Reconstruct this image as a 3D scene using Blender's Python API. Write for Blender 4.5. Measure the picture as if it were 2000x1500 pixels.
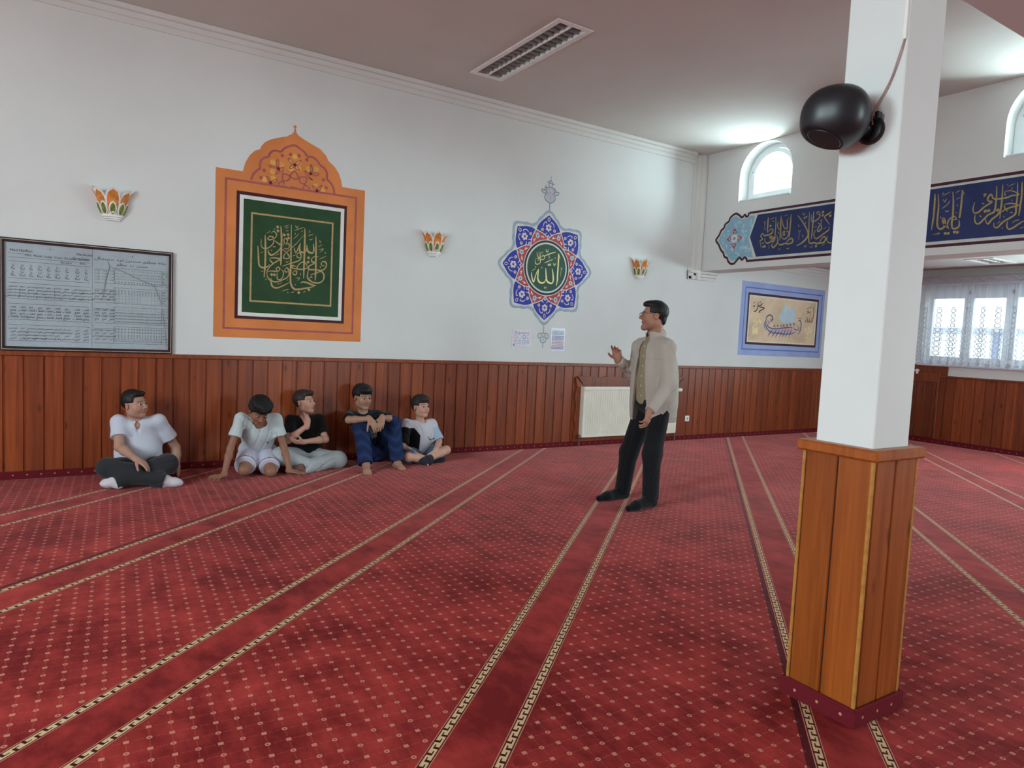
import bpy, bmesh, math, random
import numpy as np
from mathutils import Vector, Matrix

for _o in list(bpy.data.objects):
    bpy.data.objects.remove(_o, do_unlink=True)
SC = bpy.context.scene
COL = SC.collection
random.seed(7)
RNG = np.random.RandomState(5)

# ---------------------------------------------------------------- camera
FPX = 1348.08                       # focal length in pixels of the 2000 x 1500 frame
cam_d = bpy.data.cameras.new('camera')
cam_d.sensor_fit = 'HORIZONTAL'; cam_d.sensor_width = 36.0
cam_d.lens = 36.0 * FPX / 2000.0
cam_d.clip_start = 0.05; cam_d.clip_end = 200
cam = bpy.data.objects.new('camera', cam_d); COL.objects.link(cam)
AX = np.array([[0.84326752, 0.00159483, 0.53749172], [-0.53544356, -0.08477337, 0.8403057], [0.04690513, -0.99639898, -0.07063269]])
_m = Matrix.Identity(4)
for _i in range(3):
    _m[_i][0] = AX[_i][0]; _m[_i][1] = -AX[_i][1]; _m[_i][2] = -AX[_i][2]
_m[2][3] = 1.43
cam.matrix_world = _m
SC.camera = cam

# ---------------------------------------------------------------- world, daylight, exposure
world = bpy.data.worlds.new('world'); SC.world = world
world.use_nodes = True
_bg = world.node_tree.nodes['Background']
_bg.inputs[0].default_value = (0.86, 0.94, 1.0, 1)      # even bright overcast sky
_bg.inputs[1].default_value = 3.0
SC.view_settings.view_transform = 'Standard'
SC.view_settings.look = 'None'
SC.view_settings.gamma = 1.0
SC.view_settings.use_curve_mapping = False
SC.view_settings.exposure = 0.0
SC.cycles.use_denoising = True
SC.cycles.max_bounces = 10
SC.cycles.diffuse_bounces = 6
SC.cycles.transparent_max_bounces = 16
SC.cycles.sample_clamp_indirect = 6.0

XBACK, YRIGHT = -5.2, -5.6          # unseen walls behind and to the right of the camera
WY = 7.202                          # plane of the long left wall
XB = 7.754                          # front plane of the beam wall
XB2 = 8.13
XW = 11.79                          # plane of the window wall
ZC = 4.155                          # main ceiling
ZE = 2.80                           # ceiling of the lower bay
BACKWIN = [(2.5, 1.7, 1.6, 3.5), (0.0, 1.7, 1.6, 3.5)]      # windows behind the camera: centre y, width, z0, z1
SIDEWIN = (4.5, 6.5, 1.4, 3.1)                              # window in the right hand wall: x0, x1, z0, z1
def area(name, loc, direction, sx, sy, power, color=(0.75, 0.96, 1.0), portal=False):
    l = bpy.data.lights.new(name, 'AREA'); l.shape = 'RECTANGLE'
    l.size = sx; l.size_y = sy; l.energy = power; l.color = color
    o = bpy.data.objects.new(name, l); COL.objects.link(o)
    o.location = loc
    o.rotation_euler = Vector(direction).to_track_quat('-Z', 'Y').to_euler()
    if portal: l.cycles.is_portal = True
    return o
# daylight falling in through each window; sky light slants downwards
area('daylight_back_window', (XBACK + .4, 2.5, 2.6), (1, 0, -1.2), 1.5, 1.8, 290.0)
area('daylight_back_window', (XBACK + .4, 0.0, 2.6), (1, 0, -1.2), 1.5, 1.8, 190.0)
area('daylight_side_window', (5.5, YRIGHT + .4, 2.3), (0, 1, -1.2), 1.8, 1.6, 240.0)
area('added_bay_daylight', (11.98, 0.45, 1.87), (-1, 0, 0), 7.2, 1.10, 1150.0)   # unseen stretch of bay window right of the view, added to brighten the room
area('daylight_arched_window', (8.5, 6.13, 3.75), (-1, 0, 0), 1.0, 0.9, 215.0)
area('daylight_arched_window', (8.5, 2.90, 3.75), (-1, 0, 0), 1.0, 0.9, 215.0)

# ---------------------------------------------------------------- helpers
def lin(r, g, b):
    f = lambda c: (c / 255 / 12.92) if c / 255 <= 0.04045 else ((c / 255 + 0.055) / 1.055) ** 2.4
    return (f(r), f(g), f(b), 1.0)
class X:
    """tiny expression layer over shader math nodes"""
    def __init__(s, nt, v): s.nt = nt; s.v = v
    def _op(s, op, b=None, c=None):
        n = s.nt.nodes.new('ShaderNodeMath'); n.operation = op
        for i, q in enumerate((s, b, c)):
            if q is None: continue
            v = q.v if isinstance(q, X) else q
            if isinstance(v, (int, float)): n.inputs[i].default_value = v
            else: s.nt.links.new(v, n.inputs[i])
        return X(s.nt, n.outputs[0])
    def __add__(s, b): return s._op('ADD', b)
    __radd__ = __add__
    def __sub__(s, b): return s._op('SUBTRACT', b)
    def __rsub__(s, b): return X(s.nt, b)._op('SUBTRACT', s)
    def __mul__(s, b): return s._op('MULTIPLY', b)
    __rmul__ = __mul__
    def __truediv__(s, b): return s._op('DIVIDE', b)
    def lt(s, b): return s._op('LESS_THAN', b)
    def gt(s, b): return s._op('GREATER_THAN', b)
    def abs(s): return s._op('ABSOLUTE')
    def floor(s): return s._op('FLOOR')
    def fract(s): return s._op('FRACT')
    def mod(s, b): return s._op('FLOORED_MODULO', b)
    def max(s, b): return s._op('MAXIMUM', b)
    def min(s, b): return s._op('MINIMUM', b)
    def sqrt(s): return s._op('SQRT')
    def sin(s): return s._op('SINE')
    def between(s, a, b): return s.gt(a) * s.lt(b)
def new_mat(name):
    m = bpy.data.materials.new(name); m.use_nodes = True
    nt = m.node_tree
    return m, nt, nt.nodes['Principled BSDF']
def mix(nt, fac, a, b):
    n = nt.nodes.new('ShaderNodeMix'); n.data_type = 'RGBA'
    for sock, v in ((n.inputs[0], fac), (n.inputs[6], a), (n.inputs[7], b)):
        v = v.v if isinstance(v, X) else v
        if isinstance(v, (tuple, list, int, float)): sock.default_value = v
        else: nt.links.new(v, sock)
    return n.outputs[2]
def noise(nt, vec, scale, detail=3.0, rough=0.55):
    n = nt.nodes.new('ShaderNodeTexNoise'); n.inputs['Scale'].default_value = scale
    n.inputs['Detail'].default_value = detail; n.inputs['Roughness'].default_value = rough
    if vec is not None: nt.links.new(vec, n.inputs['Vector'])
    return X(nt, n.outputs['Fac'])
def ramp(nt, x, lo, hi):
    n = nt.nodes.new('ShaderNodeMapRange'); n.inputs[1].default_value = lo; n.inputs[2].default_value = hi
    nt.links.new(x.v, n.inputs[0]); return X(nt, n.outputs[0])
def bump(nt, bsdf, h, strength=0.2, dist=0.01):
    n = nt.nodes.new('ShaderNodeBump'); n.inputs['Strength'].default_value = strength; n.inputs['Distance'].default_value = dist
    nt.links.new(h.v, n.inputs['Height']); nt.links.new(n.outputs[0], bsdf.inputs['Normal'])
def coords(nt, kind='Object'):
    return nt.nodes.new('ShaderNodeTexCoord').outputs[kind]
def sepxyz(nt, vec):
    n = nt.nodes.new('ShaderNodeSeparateXYZ'); nt.links.new(vec, n.inputs[0])
    return X(nt, n.outputs[0]), X(nt, n.outputs[1]), X(nt, n.outputs[2])
def comb(nt, x, y, z):
    n = nt.nodes.new('ShaderNodeCombineXYZ')
    for i, q in enumerate((x, y, z)):
        v = q.v if isinstance(q, X) else q
        if isinstance(v, (int, float)): n.inputs[i].default_value = v
        else: nt.links.new(v, n.inputs[i])
    return n.outputs[0]
_MC = {}
def paint(rgb, rough=0.6, var=0.05, scale=12.0, spec=0.3, metal=0.0, bmp=0.0):
    """plain procedural paint: a colour with a faint mottling"""
    key = (rgb, rough, var, scale, spec, metal, bmp)
    if key in _MC: return _MC[key]
    m, nt, b = new_mat('paint_%d_%d_%d' % rgb)
    c = lin(*rgb)
    if var > 0:
        n = noise(nt, coords(nt), scale)
        d = tuple(max(0, v * (1 - 2.2 * var)) for v in c[:3]) + (1,); l = tuple(min(1, v * (1 + 2.2 * var)) for v in c[:3]) + (1,)
        nt.links.new(mix(nt, ramp(nt, n, .3, .7), d, l), b.inputs['Base Color'])
        if bmp: bump(nt, b, n, bmp)
    else: b.inputs['Base Color'].default_value = c
    b.inputs['Roughness'].default_value = rough; b.inputs['Specular IOR Level'].default_value = spec; b.inputs['Metallic'].default_value = metal
    _MC[key] = m; return m
def attr_mat(name, rough=0.75, spec=0.25, fabric=0.0, fscale=180, sss=0.0, sheen=0.0):
    """colour from the mesh's own colour attribute, with weave or pore relief"""
    m, nt, b = new_mat(name)
    a = nt.nodes.new('ShaderNodeAttribute'); a.attribute_name = 'col'
    n = noise(nt, coords(nt), fscale, 2.0)
    c = mix(nt, ramp(nt, n, .2, .8) * 0.16, a.outputs['Color'], (0, 0, 0, 1))
    nt.links.new(c, b.inputs['Base Color'])
    b.inputs['Roughness'].default_value = rough; b.inputs['Specular IOR Level'].default_value = spec
    if fabric: bump(nt, b, n, fabric, .003)
    if sheen: b.inputs['Sheen Weight'].default_value = sheen
    if sss:
        b.inputs['Subsurface Weight'].default_value = sss; b.inputs['Subsurface Radius'].default_value = (.012, .005, .003)
        b.inputs['Subsurface Scale'].default_value = .5
    return m

def link(o, parent=None):
    COL.objects.link(o)
    if parent is not None: o.parent = parent
    return o
def tag(o, label=None, cat=None, group=None, kind=None):
    if label: o['label'] = label
    if cat: o['category'] = cat
    if group: o['group'] = group
    if kind: o['kind'] = kind
    return o
def empty(name, loc=(0, 0, 0), rz=0.0):
    o = bpy.data.objects.new(name, None); o.location = loc; o.rotation_euler = (0, 0, rz); o.empty_display_size = .1
    return link(o)
def mesh_obj(name, verts, faces, mat=None, parent=None, smooth=False):
    me = bpy.data.meshes.new(name); me.from_pydata([tuple(map(float, v)) for v in verts], [], faces)
    me.validate(); me.update()
    if smooth: me.polygons.foreach_set('use_smooth', [True] * len(me.polygons))
    if mat: me.materials.append(mat)
    return link(bpy.data.objects.new(name, me), parent)
def data_obj(name, me, parent=None, loc=(0, 0, 0)):
    o = bpy.data.objects.new(name, me); o.location = loc
    return link(o, parent)
class MB:
    def __init__(s): s.v = []; s.f = []
    def add(s, v, f):
        k = len(s.v); s.v += [tuple(q) for q in v]; s.f += [tuple(i + k for i in q) for q in f]; return s
    def box(s, a, b, bev=0.0):
        x0, y0, z0 = [min(p, q) for p, q in zip(a, b)]; x1, y1, z1 = [max(p, q) for p, q in zip(a, b)]
        if bev <= 0:
            return s.add([(x0, y0, z0), (x1, y0, z0), (x1, y1, z0), (x0, y1, z0), (x0, y0, z1), (x1, y0, z1), (x1, y1, z1), (x0, y1, z1)],
                         [(0, 3, 2, 1), (4, 5, 6, 7), (0, 1, 5, 4), (1, 2, 6, 5), (2, 3, 7, 6), (3, 0, 4, 7)])
        bm = bmesh.new(); bmesh.ops.create_cube(bm, size=1)
        for v in bm.verts: v.co = Vector(((x0 + x1) / 2 + v.co.x * (x1 - x0), (y0 + y1) / 2 + v.co.y * (y1 - y0), (z0 + z1) / 2 + v.co.z * (z1 - z0)))
        bmesh.ops.bevel(bm, geom=bm.edges[:], offset=bev, segments=1, affect='EDGES', profile=0.5)
        bm.verts.ensure_lookup_table(); bm.verts.index_update()
        s.add([v.co[:] for v in bm.verts], [[v.index for v in f.verts] for f in bm.faces]); bm.free(); return s
    def tube(s, pts, r, n=8, cap=True):
        pts = [np.array(p, float) for p in pts]; rr = r if isinstance(r, (list, tuple)) else [r] * len(pts)
        V = []; up = None
        for i, p in enumerate(pts):
            t = pts[min(i + 1, len(pts) - 1)] - pts[max(i - 1, 0)]; t /= (np.linalg.norm(t) + 1e-12)
            if up is None: up = np.array([0, 0, 1.]) if abs(t[2]) < .9 else np.array([1., 0, 0])
            a = np.cross(t, up); a /= np.linalg.norm(a); up = np.cross(a, t)
            for k in range(n):
                w = 2 * math.pi * k / n
                V.append(p + rr[i] * (math.cos(w) * a + math.sin(w) * up))
        F = []
        for i in range(len(pts) - 1):
            for k in range(n):
                F.append((i * n + k, i * n + (k + 1) % n, (i + 1) * n + (k + 1) % n, (i + 1) * n + k))
        if cap: F += [tuple(range(n - 1, -1, -1)), tuple((len(pts) - 1) * n + k for k in range(n))]
        return s.add(V, F)
    def lathe(s, prof, c=(0, 0, 0), n=24, axis=(0, 0, 1)):
        ax = Vector(axis).normalized(); q = ax.to_track_quat('Z', 'Y'); V = []; F = []
        for r, z in prof:
            for k in range(n):
                w = 2 * math.pi * k / n
                p = q @ Vector((r * math.cos(w), r * math.sin(w), z)); V.append((p.x + c[0], p.y + c[1], p.z + c[2]))
        for i in range(len(prof) - 1):
            for k in range(n):
                F.append((i * n + k, i * n + (k + 1) % n, (i + 1) * n + (k + 1) % n, (i + 1) * n + k))
        F += [tuple(range(n - 1, -1, -1)), tuple((len(prof) - 1) * n + k for k in range(n))]
        return s.add(V, F)
    def build(s, name, mat=None, parent=None, smooth=False): return mesh_obj(name, s.v, s.f, mat, parent, smooth)
def smooth_by_angle(o, deg=40):
    me = o.data
    me.polygons.foreach_set('use_smooth', [True] * len(me.polygons))
    bm = bmesh.new(); bm.from_mesh(me)
    for e in bm.edges:
        if len(e.link_faces) == 2 and e.calc_face_angle(0) > math.radians(deg): e.smooth = False
    bm.to_mesh(me); bm.free(); return o
def fill2d(loops, depth=0.0):
    """filled 2D outline(s) with holes -> verts (x, y, +-depth), faces"""
    cu = bpy.data.curves.new('tmp', 'CURVE'); cu.dimensions = '2D'; cu.fill_mode = 'BOTH'; cu.extrude = depth
    for lp in loops:
        sp = cu.splines.new('POLY'); sp.points.add(len(lp) - 1); sp.use_cyclic_u = True
        for q, p in zip(sp.points, lp): q.co = (p[0], p[1], 0, 1)
    ob = bpy.data.objects.new('tmp', cu); COL.objects.link(ob)
    dg = bpy.context.evaluated_depsgraph_get()
    me = bpy.data.meshes.new_from_object(ob.evaluated_get(dg))
    V = [tuple(v.co) for v in me.vertices]; F = [tuple(p.vertices) for p in me.polygons]
    bpy.data.objects.remove(ob); bpy.data.curves.remove(cu); bpy.data.meshes.remove(me)
    return V, F
def rect(x0, y0, x1, y1): return [(x0, y0), (x1, y0), (x1, y1), (x0, y1)]
def catmull(P, n=6):
    P = [np.array(p, float) for p in P]
    if len(P) < 3: return [P[0] + (P[-1] - P[0]) * t for t in np.linspace(0, 1, 4)]
    Q = [2 * P[0] - P[1]] + P + [2 * P[-1] - P[-2]]; out = []
    for i in range(1, len(Q) - 2):
        for k in range(n):
            t = k / n
            out.append(.5 * ((2 * Q[i]) + (-Q[i - 1] + Q[i + 1]) * t + (2 * Q[i - 1] - 5 * Q[i] + 4 * Q[i + 1] - Q[i + 2]) * t * t + (-Q[i - 1] + 3 * Q[i] - 3 * Q[i + 1] + Q[i + 2]) * t ** 3))
    out.append(Q[-2]); return out
class Flat:
    """paint layers on a wall: 2D metres -> wall plane, each layer a hair in front of the last"""
    def __init__(s, wall): s.wall = wall
    def P(s, x, z, off): return (x, WY - off, z) if s.wall == 'L' else (XB - off, x, z)
    def poly(s, name, loops, mat, parent, off):
        V, F = fill2d(loops); return mesh_obj(name, [s.P(v[0], v[1], off) for v in V], F, mat, parent)
    def ring(s, name, q, w, mat, parent, off):
        (x0, z0), (x1, z1) = q; return s.poly(name, [rect(x0, z0, x1, z1), rect(x0 + w, z0 + w, x1 - w, z1 - w)], mat, parent, off)
    def ribbons(s, name, strokes, mat, parent, off, nib=None, closed=False, taper=True):
        """pen strokes: (width, [(x, z), ...]) in metres, tapering like a reed pen"""
        V = []; F = []
        for si, (w, pts) in enumerate(strokes):
            C = catmull(pts); n = len(C); o = off + .00001 * si; k0 = len(V)
            for i, p in enumerate(C):
                t = C[min(i + 1, n - 1)] - C[max(i - 1, 0)]; t = t / (np.linalg.norm(t) + 1e-9); nn = np.array([-t[1], t[0]])
                ww = w
                if taper:
                    e = min(i, n - 1 - i) / max(1, n * .22); ww = w * (.35 + .65 * min(1, e) ** .7)
                if nib is not None: ww *= .62 + .38 * abs(t[0] * math.sin(nib) - t[1] * math.cos(nib))
                for sg in (-1, 1):
                    q = p + nn * sg * ww / 2; V.append(s.P(q[0], q[1], o))
            for i in range(n - 1): F.append((k0 + 2 * i, k0 + 2 * i + 1, k0 + 2 * i + 3, k0 + 2 * i + 2))
        return tag(mesh_obj(name, V, F, mat, parent), kind='stuff' if len(strokes) > 1 else None)
    def blobs(s, name, cs, r, mat, parent, off, n=4, rot=0.2, squash=1.0):
        V = []; F = []
        for i, (x, z) in enumerate(cs):
            k = len(V); V += [s.P(x + r * math.cos(rot + 2 * math.pi * j / n), z + squash * r * math.sin(rot + 2 * math.pi * j / n), off + .00001 * i) for j in range(n)]
            F.append(tuple(range(k, k + n)))
        return tag(mesh_obj(name, V, F, mat, parent), kind='stuff' if len(cs) > 1 else None)
    def text(s, name, body, x, z, size, mat, parent, off, align='LEFT', sx=1.0):
        cu = bpy.data.curves.new('tmp', 'FONT'); cu.body = body; cu.size = size; cu.align_x = align; cu.resolution_u = 2
        ob = bpy.data.objects.new('tmp', cu); COL.objects.link(ob)
        dg = bpy.context.evaluated_depsgraph_get(); me = bpy.data.meshes.new_from_object(ob.evaluated_get(dg))
        V = [s.P(x + v.co.x * sx, z + v.co.y, off) for v in me.vertices]; F = [tuple(p.vertices) for p in me.polygons]
        bpy.data.objects.remove(ob); bpy.data.curves.remove(cu); bpy.data.meshes.remove(me)
        return V, F
def mm(strokes): return [(w / 1000, [(p[i] / 1000, p[i + 1] / 1000) for i in range(0, len(p), 2)]) for w, p in strokes]
def m2(pts): return [(a / 1000, b / 1000) for a, b in pts]

# ---------------------------------------------------------------- materials of the room
def wall_mat(name, rgb, rough=.85):
    m, nt, b = new_mat(name); v = coords(nt)
    n1 = noise(nt, v, 1.3, 4); n2 = noise(nt, v, 60, 2)
    c = lin(*rgb); c2 = tuple(x * .93 for x in c[:3]) + (1,)
    nt.links.new(mix(nt, ramp(nt, n1, .35, .75), c, c2), b.inputs['Base Color'])
    b.inputs['Roughness'].default_value = rough; b.inputs['Specular IOR Level'].default_value = .25
    bump(nt, b, n2, .05, .004); return m
M_WALL = wall_mat('wall_paint', (222, 222, 220)); M_CEIL = wall_mat('ceiling_paint', (214, 208, 202))
M_TRIM = wall_mat('stucco_trim', (220, 218, 214), .7); M_COLW = wall_mat('column_paint', (226, 228, 226), .6)
def wood_mat(name, c1, c2, knots=True, rough=.36):
    m, nt, b = new_mat(name)
    oi = nt.nodes.new('ShaderNodeObjectInfo'); rnd = X(nt, oi.outputs['Random'])
    x, y, z = sepxyz(nt, coords(nt))
    vg = comb(nt, x * 26 + rnd * 37.0, y * 26 + rnd * 11.0, z * 1.1 + rnd * 53.0)
    g = noise(nt, vg, 1.0, 5, .6)
    base = mix(nt, ramp(nt, g, .3, .72), lin(*c1), lin(*c2))
    fine = noise(nt, comb(nt, x * 160 + rnd * 9, y * 160, z * 3.0), 1.0, 2)
    base = mix(nt, ramp(nt, fine, .45, .75) * .25, base, lin(*[int(v * .6) for v in c1]))
    tint = mix(nt, rnd, (.80, .76, .76, 1), (1.12, 1.1, 1.08, 1))
    mu = nt.nodes.new('ShaderNodeMix'); mu.data_type = 'RGBA'; mu.blend_type = 'MULTIPLY'; mu.inputs[0].default_value = 1
    nt.links.new(base, mu.inputs[6]); nt.links.new(tint, mu.inputs[7]); base = mu.outputs[2]
    if knots:
        vo = nt.nodes.new('ShaderNodeTexVoronoi'); vo.inputs['Scale'].default_value = 1.0; vo.inputs['Randomness'].default_value = 1
        nt.links.new(comb(nt, x * 8.5 + rnd * 71.0, y * 8.5 + rnd * 13.0, z * 3.4 + rnd * 29.0), vo.inputs['Vector'])
        k = ramp(nt, X(nt, vo.outputs['Distance']), .18, .03)
        base = mix(nt, k * .85, base, lin(52, 22, 12))
    nt.links.new(base, b.inputs['Base Color'])
    b.inputs['Roughness'].default_value = rough; b.inputs['Specular IOR Level'].default_value = .42
    bump(nt, b, g, .05, .003); return m
M_WOOD = wood_mat('pine_panelling', (112, 48, 22), (158, 76, 36))
M_WOODRAIL = wood_mat('pine_rail', (116, 52, 24), (152, 76, 38), False)
M_WOODCOL = wood_mat('column_pine', (132, 64, 18), (172, 92, 32))
M_WOODDK = wood_mat('dark_pine', (104, 46, 24), (136, 64, 34))

# carpet ------------------------------------------------------------------
SA = math.radians(42.3)
def carpet_mat():
    m, nt, b = new_mat('woven_prayer_carpet')
    x, y, z = sepxyz(nt, coords(nt))
    u = x * math.cos(SA) + y * math.sin(SA); v = y * math.cos(SA) - x * math.sin(SA)
    vs = (v - .675 + 1.29 / 2) / 1.29
    row = vs.floor(); t = ((vs.fract() - .5) * 1.29)               # signed distance from the stripe's middle line
    ta = t.abs()
    BW, HO = .046, .142
    e = (HO - ta) / BW                                             # 0 at the border's outer edge, 1 at its inner edge
    inb = e.between(0, 1)
    # the key pattern runs along the border
    p = (u / .078).fract(); q = (e - .21) / .58
    q = q * t.gt(0) + (1 - q) * t.lt(0)
    dark = (p.lt(.16) * q.lt(.70)).max(p.between(.5, .66) * q.gt(.30)).max(q.between(.54, .72) * p.lt(.34)).max(q.between(.28, .46) * p.between(.5, .84))
    inkey = e.between(.21, .79)
    line = e.between(.02, .10).max(e.between(.90, .98))
    # little squares and rings on a lattice set diagonally to the rows
    PT = .0700
    a1 = (u - v) * .70711 / PT; a2 = (u + v) * .70711 / PT
    f1 = (a1.fract() - .5).abs(); f2 = (a2.fract() - .5).abs()
    par = (a1.floor() + a2.floor()).mod(2.0)
    r = (f1 * f1 + f2 * f2).sqrt()
    sq = f1.max(f2).lt(.125) * par.lt(.5); ring = r.lt(.140) * r.gt(.050) * par.gt(.5)
    dash = ((f1.lt(.028) * f2.between(.24, .48) * ((a2 * 7).fract().gt(.35))).max(f2.lt(.028) * f1.between(.24, .48) * ((a1 * 7).fract().gt(.35))))
    field = ta.gt(HO + .012)
    wv = coords(nt)
    n1 = noise(nt, comb(nt, x * 1.6, y * 1.6, 0.0), 1.0, 5, .62); n2 = noise(nt, comb(nt, x * 9, y * 5, 3.0), 1.0, 4, .6); n3 = noise(nt, comb(nt, x * 420, y * 420, 0.0), 1.0, 2)
    pile = ramp(nt, n1 * .55 + n2 * .45, .40, .62)
    c = mix(nt, pile, lin(112, 28, 28), lin(170, 58, 54))
    c = mix(nt, field * dash * .30, c, lin(205, 110, 95))
    c = mix(nt, field * sq.max(ring) * .78, c, lin(206, 140, 118))
    seam = (row.mod(3.0)).between(1.5, 2.5) * t.gt(0) * ta.between(HO, HO + .028)
    c = mix(nt, seam * .85, c, lin(60, 16, 24))
    c = mix(nt, inb, c, lin(92, 24, 30))
    c = mix(nt, inb * line * .9, c, lin(196, 138, 112))
    c = mix(nt, inb * inkey, c, mix(nt, dark, lin(208, 178, 136), lin(62, 20, 22)))
    c = mix(nt, ramp(nt, n3, .3, .75) * .22, c, lin(60, 14, 18))
    nt.links.new(c, b.inputs['Base Color'])
    b.inputs['Roughness'].default_value = .95; b.inputs['Specular IOR Level'].default_value = .08
    b.inputs['Sheen Weight'].default_value = .75; b.inputs['Sheen Roughness'].default_value = .18
    b.inputs['Sheen Tint'].default_value = lin(235, 150, 150)
    bump(nt, b, n3 * .5 + n2 * .8, .35, .006)
    return m
M_CARPET = carpet_mat()
def skirt_mat():
    m, nt, b = new_mat('carpet_skirting')
    x, y, z = sepxyz(nt, coords(nt)); s = x + y
    f1 = ((s / .10).fract() - .5).abs() * .10; f2 = (z - .034).abs()
    dot = (f1 * f1 + f2 * f2).sqrt().lt(.0062)
    n = noise(nt, coords(nt), 300, 2)
    c = mix(nt, dot * .75, mix(nt, n, lin(84, 20, 30), lin(118, 34, 42)), lin(205, 150, 130))
    nt.links.new(c, b.inputs['Base Color']); b.inputs['Roughness'].default_value = .95; b.inputs['Specular IOR Level'].default_value = .1
    bump(nt, b, n, .3, .004); return m
M_SKIRT = skirt_mat()
def glass_mat():
    m = bpy.data.materials.new('window_glass'); m.use_nodes = True; nt = m.node_tree
    nt.nodes.remove(nt.nodes['Principled BSDF']); out = nt.nodes['Material Output']
    tr = nt.nodes.new('ShaderNodeBsdfTransparent'); gl = nt.nodes.new('ShaderNodeBsdfGlossy'); gl.inputs['Roughness'].default_value = .02
    tr.inputs[0].default_value = (.94, .97, .97, 1)
    lw = nt.nodes.new('ShaderNodeLayerWeight'); lw.inputs[0].default_value = .5; fc = X(nt, lw.outputs['Facing']); fc = fc * fc * fc * fc * .55 + .03
    mx = nt.nodes.new('ShaderNodeMixShader')
    nt.links.new(fc.v, mx.inputs[0]); nt.links.new(tr.outputs[0], mx.inputs[1]); nt.links.new(gl.outputs[0], mx.inputs[2]); nt.links.new(mx.outputs[0], out.inputs[0])
    return m
M_GLASS = glass_mat()
M_PVC = paint((232, 236, 238), .35, .02, 5, .5)
M_CHROME = paint((190, 190, 192), .18, .03, 20, .5, 1.0)
M_WHITE = paint((240, 238, 234), .45, .03, 8, .4)
M_BLACK = paint((24, 25, 29), .42, .06, 30, .45)
# ---------------------------------------------------------------- room shell
def struct(o, label): return tag(o, label, kind='structure')
def prism_x(loops, x0, x1):      # 2D loops in (y, z) pushed between x0 and x1
    V, F = fill2d(loops, abs(x1 - x0) / 2); c = (x0 + x1) / 2
    return [(c + v[2], v[0], v[1]) for v in V], [f[::-1] for f in F]
def prism_z(loops, z0, z1):
    V, F = fill2d(loops, abs(z1 - z0) / 2); c = (z0 + z1) / 2
    return [(v[0], v[1], c + v[2]) for v in V], F
def prism_y(loops, y0, y1):      # loops in (x, z)
    V, F = fill2d(loops, abs(y1 - y0) / 2); c = (y0 + y1) / 2
    return [(v[0], c + v[2], v[1]) for v in V], F
fl = mesh_obj('floor', [(XBACK - .3, YRIGHT - .3, 0), (XW + .3, YRIGHT - .3, 0), (XW + .3, WY + .3, 0), (XBACK - .3, WY + .3, 0),
                        (XBACK - .3, YRIGHT - .3, -.2), (XW + .3, YRIGHT - .3, -.2), (XW + .3, WY + .3, -.2), (XBACK - .3, WY + .3, -.2)],
              [(0, 1, 2, 3), (7, 6, 5, 4), (0, 4, 5, 1), (1, 5, 6, 2), (2, 6, 7, 3), (3, 7, 4, 0)], M_CARPET)
struct(fl, 'red prayer carpet with diagonal bordered stripes and rows of small pale dots')
wall_left = MB().box((XBACK - .3, WY, 0), (XW + .3, WY + .25, ZC + .3)).build('wall_left', M_WALL)
struct(wall_left, 'long white wall with pine panelling below and painted calligraphy')
LT = (3.54, 3.87, 5.05, 6.56)     # ceiling luminaire opening
V, F = prism_z([rect(XBACK - .3, YRIGHT - .3, XB2, WY + .05), rect(LT[0], LT[2], LT[1], LT[3])], ZC, ZC + .25)
ceiling = mesh_obj('ceiling', V, F, M_CEIL); struct(ceiling, 'high white ceiling over the main prayer room')
LE = (10.70, 11.36, 4.60, 4.92)
V, F = prism_z([rect(XB2 - .02, YRIGHT - .3, XW + .3, WY + .05), rect(LE[0], LE[2], LE[1], LE[3])], ZE, ZE + .2)
struct(mesh_obj('ceiling_bay', V, F, M_CEIL), 'low white ceiling of the window bay beyond the beam')
def arch_loop(y0, y1, z0, z1, n=18):
    r = (y1 - y0) / 2; c = (y0 + y1) / 2; zs = z1 - r
    return [(y0, z0), (y1, z0)] + [(c + r * math.cos(math.pi * k / n), zs + r * math.sin(math.pi * k / n)) for k in range(n + 1)]
ARCH = [(5.72, 6.55), (2.49, 3.32)]
AZ0, AZ1 = 3.405, 4.148
V, F = prism_x([rect(YRIGHT - .3, 2.49, WY + .05, ZC + .25)] + [arch_loop(a, b, AZ0, AZ1) for a, b in ARCH], XB, XB2)
wall_beam = mesh_obj('wall_far', V, F, M_WALL); struct(wall_beam, 'white upper wall over the bay with arched windows and inscription band')
WIN = (-3.25, 5.99, 1.283, 2.462)  # opening lengthened out of view on the right, added for the bay lamp
V, F = prism_x([rect(YRIGHT - .3, 0, WY + .05, ZE + .2), rect(WIN[0], WIN[2], WIN[1], WIN[3])], XW, XW + .25)
wall_win = mesh_obj('wall_window', V, F, M_WALL); struct(wall_win, 'white bay wall with wide curtained window above pine panelling')
V, F = prism_x([rect(YRIGHT - .3, 0, WY + .05, ZC + .25)] + [rect(y - w / 2, z0, y + w / 2, z1) for y, w, z0, z1 in BACKWIN], XBACK - .25, XBACK)
struct(mesh_obj('wall_back', V, F, M_WALL), 'white rear wall with tall windows behind the camera')
V, F = prism_y([rect(XBACK - .3, 0, XW + .3, ZC + .25), rect(SIDEWIN[0], SIDEWIN[2], SIDEWIN[1], SIDEWIN[3])], YRIGHT - .25, YRIGHT)
struct(mesh_obj('wall_right', V, F, M_WALL), 'white side wall with a window to the right of the camera')
struct(MB().box((-1.5, 1.435, 3.03), (XB, 1.675, ZC + .05)).build('beam', M_WALL), 'white downstand beam carried by the near column')

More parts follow.
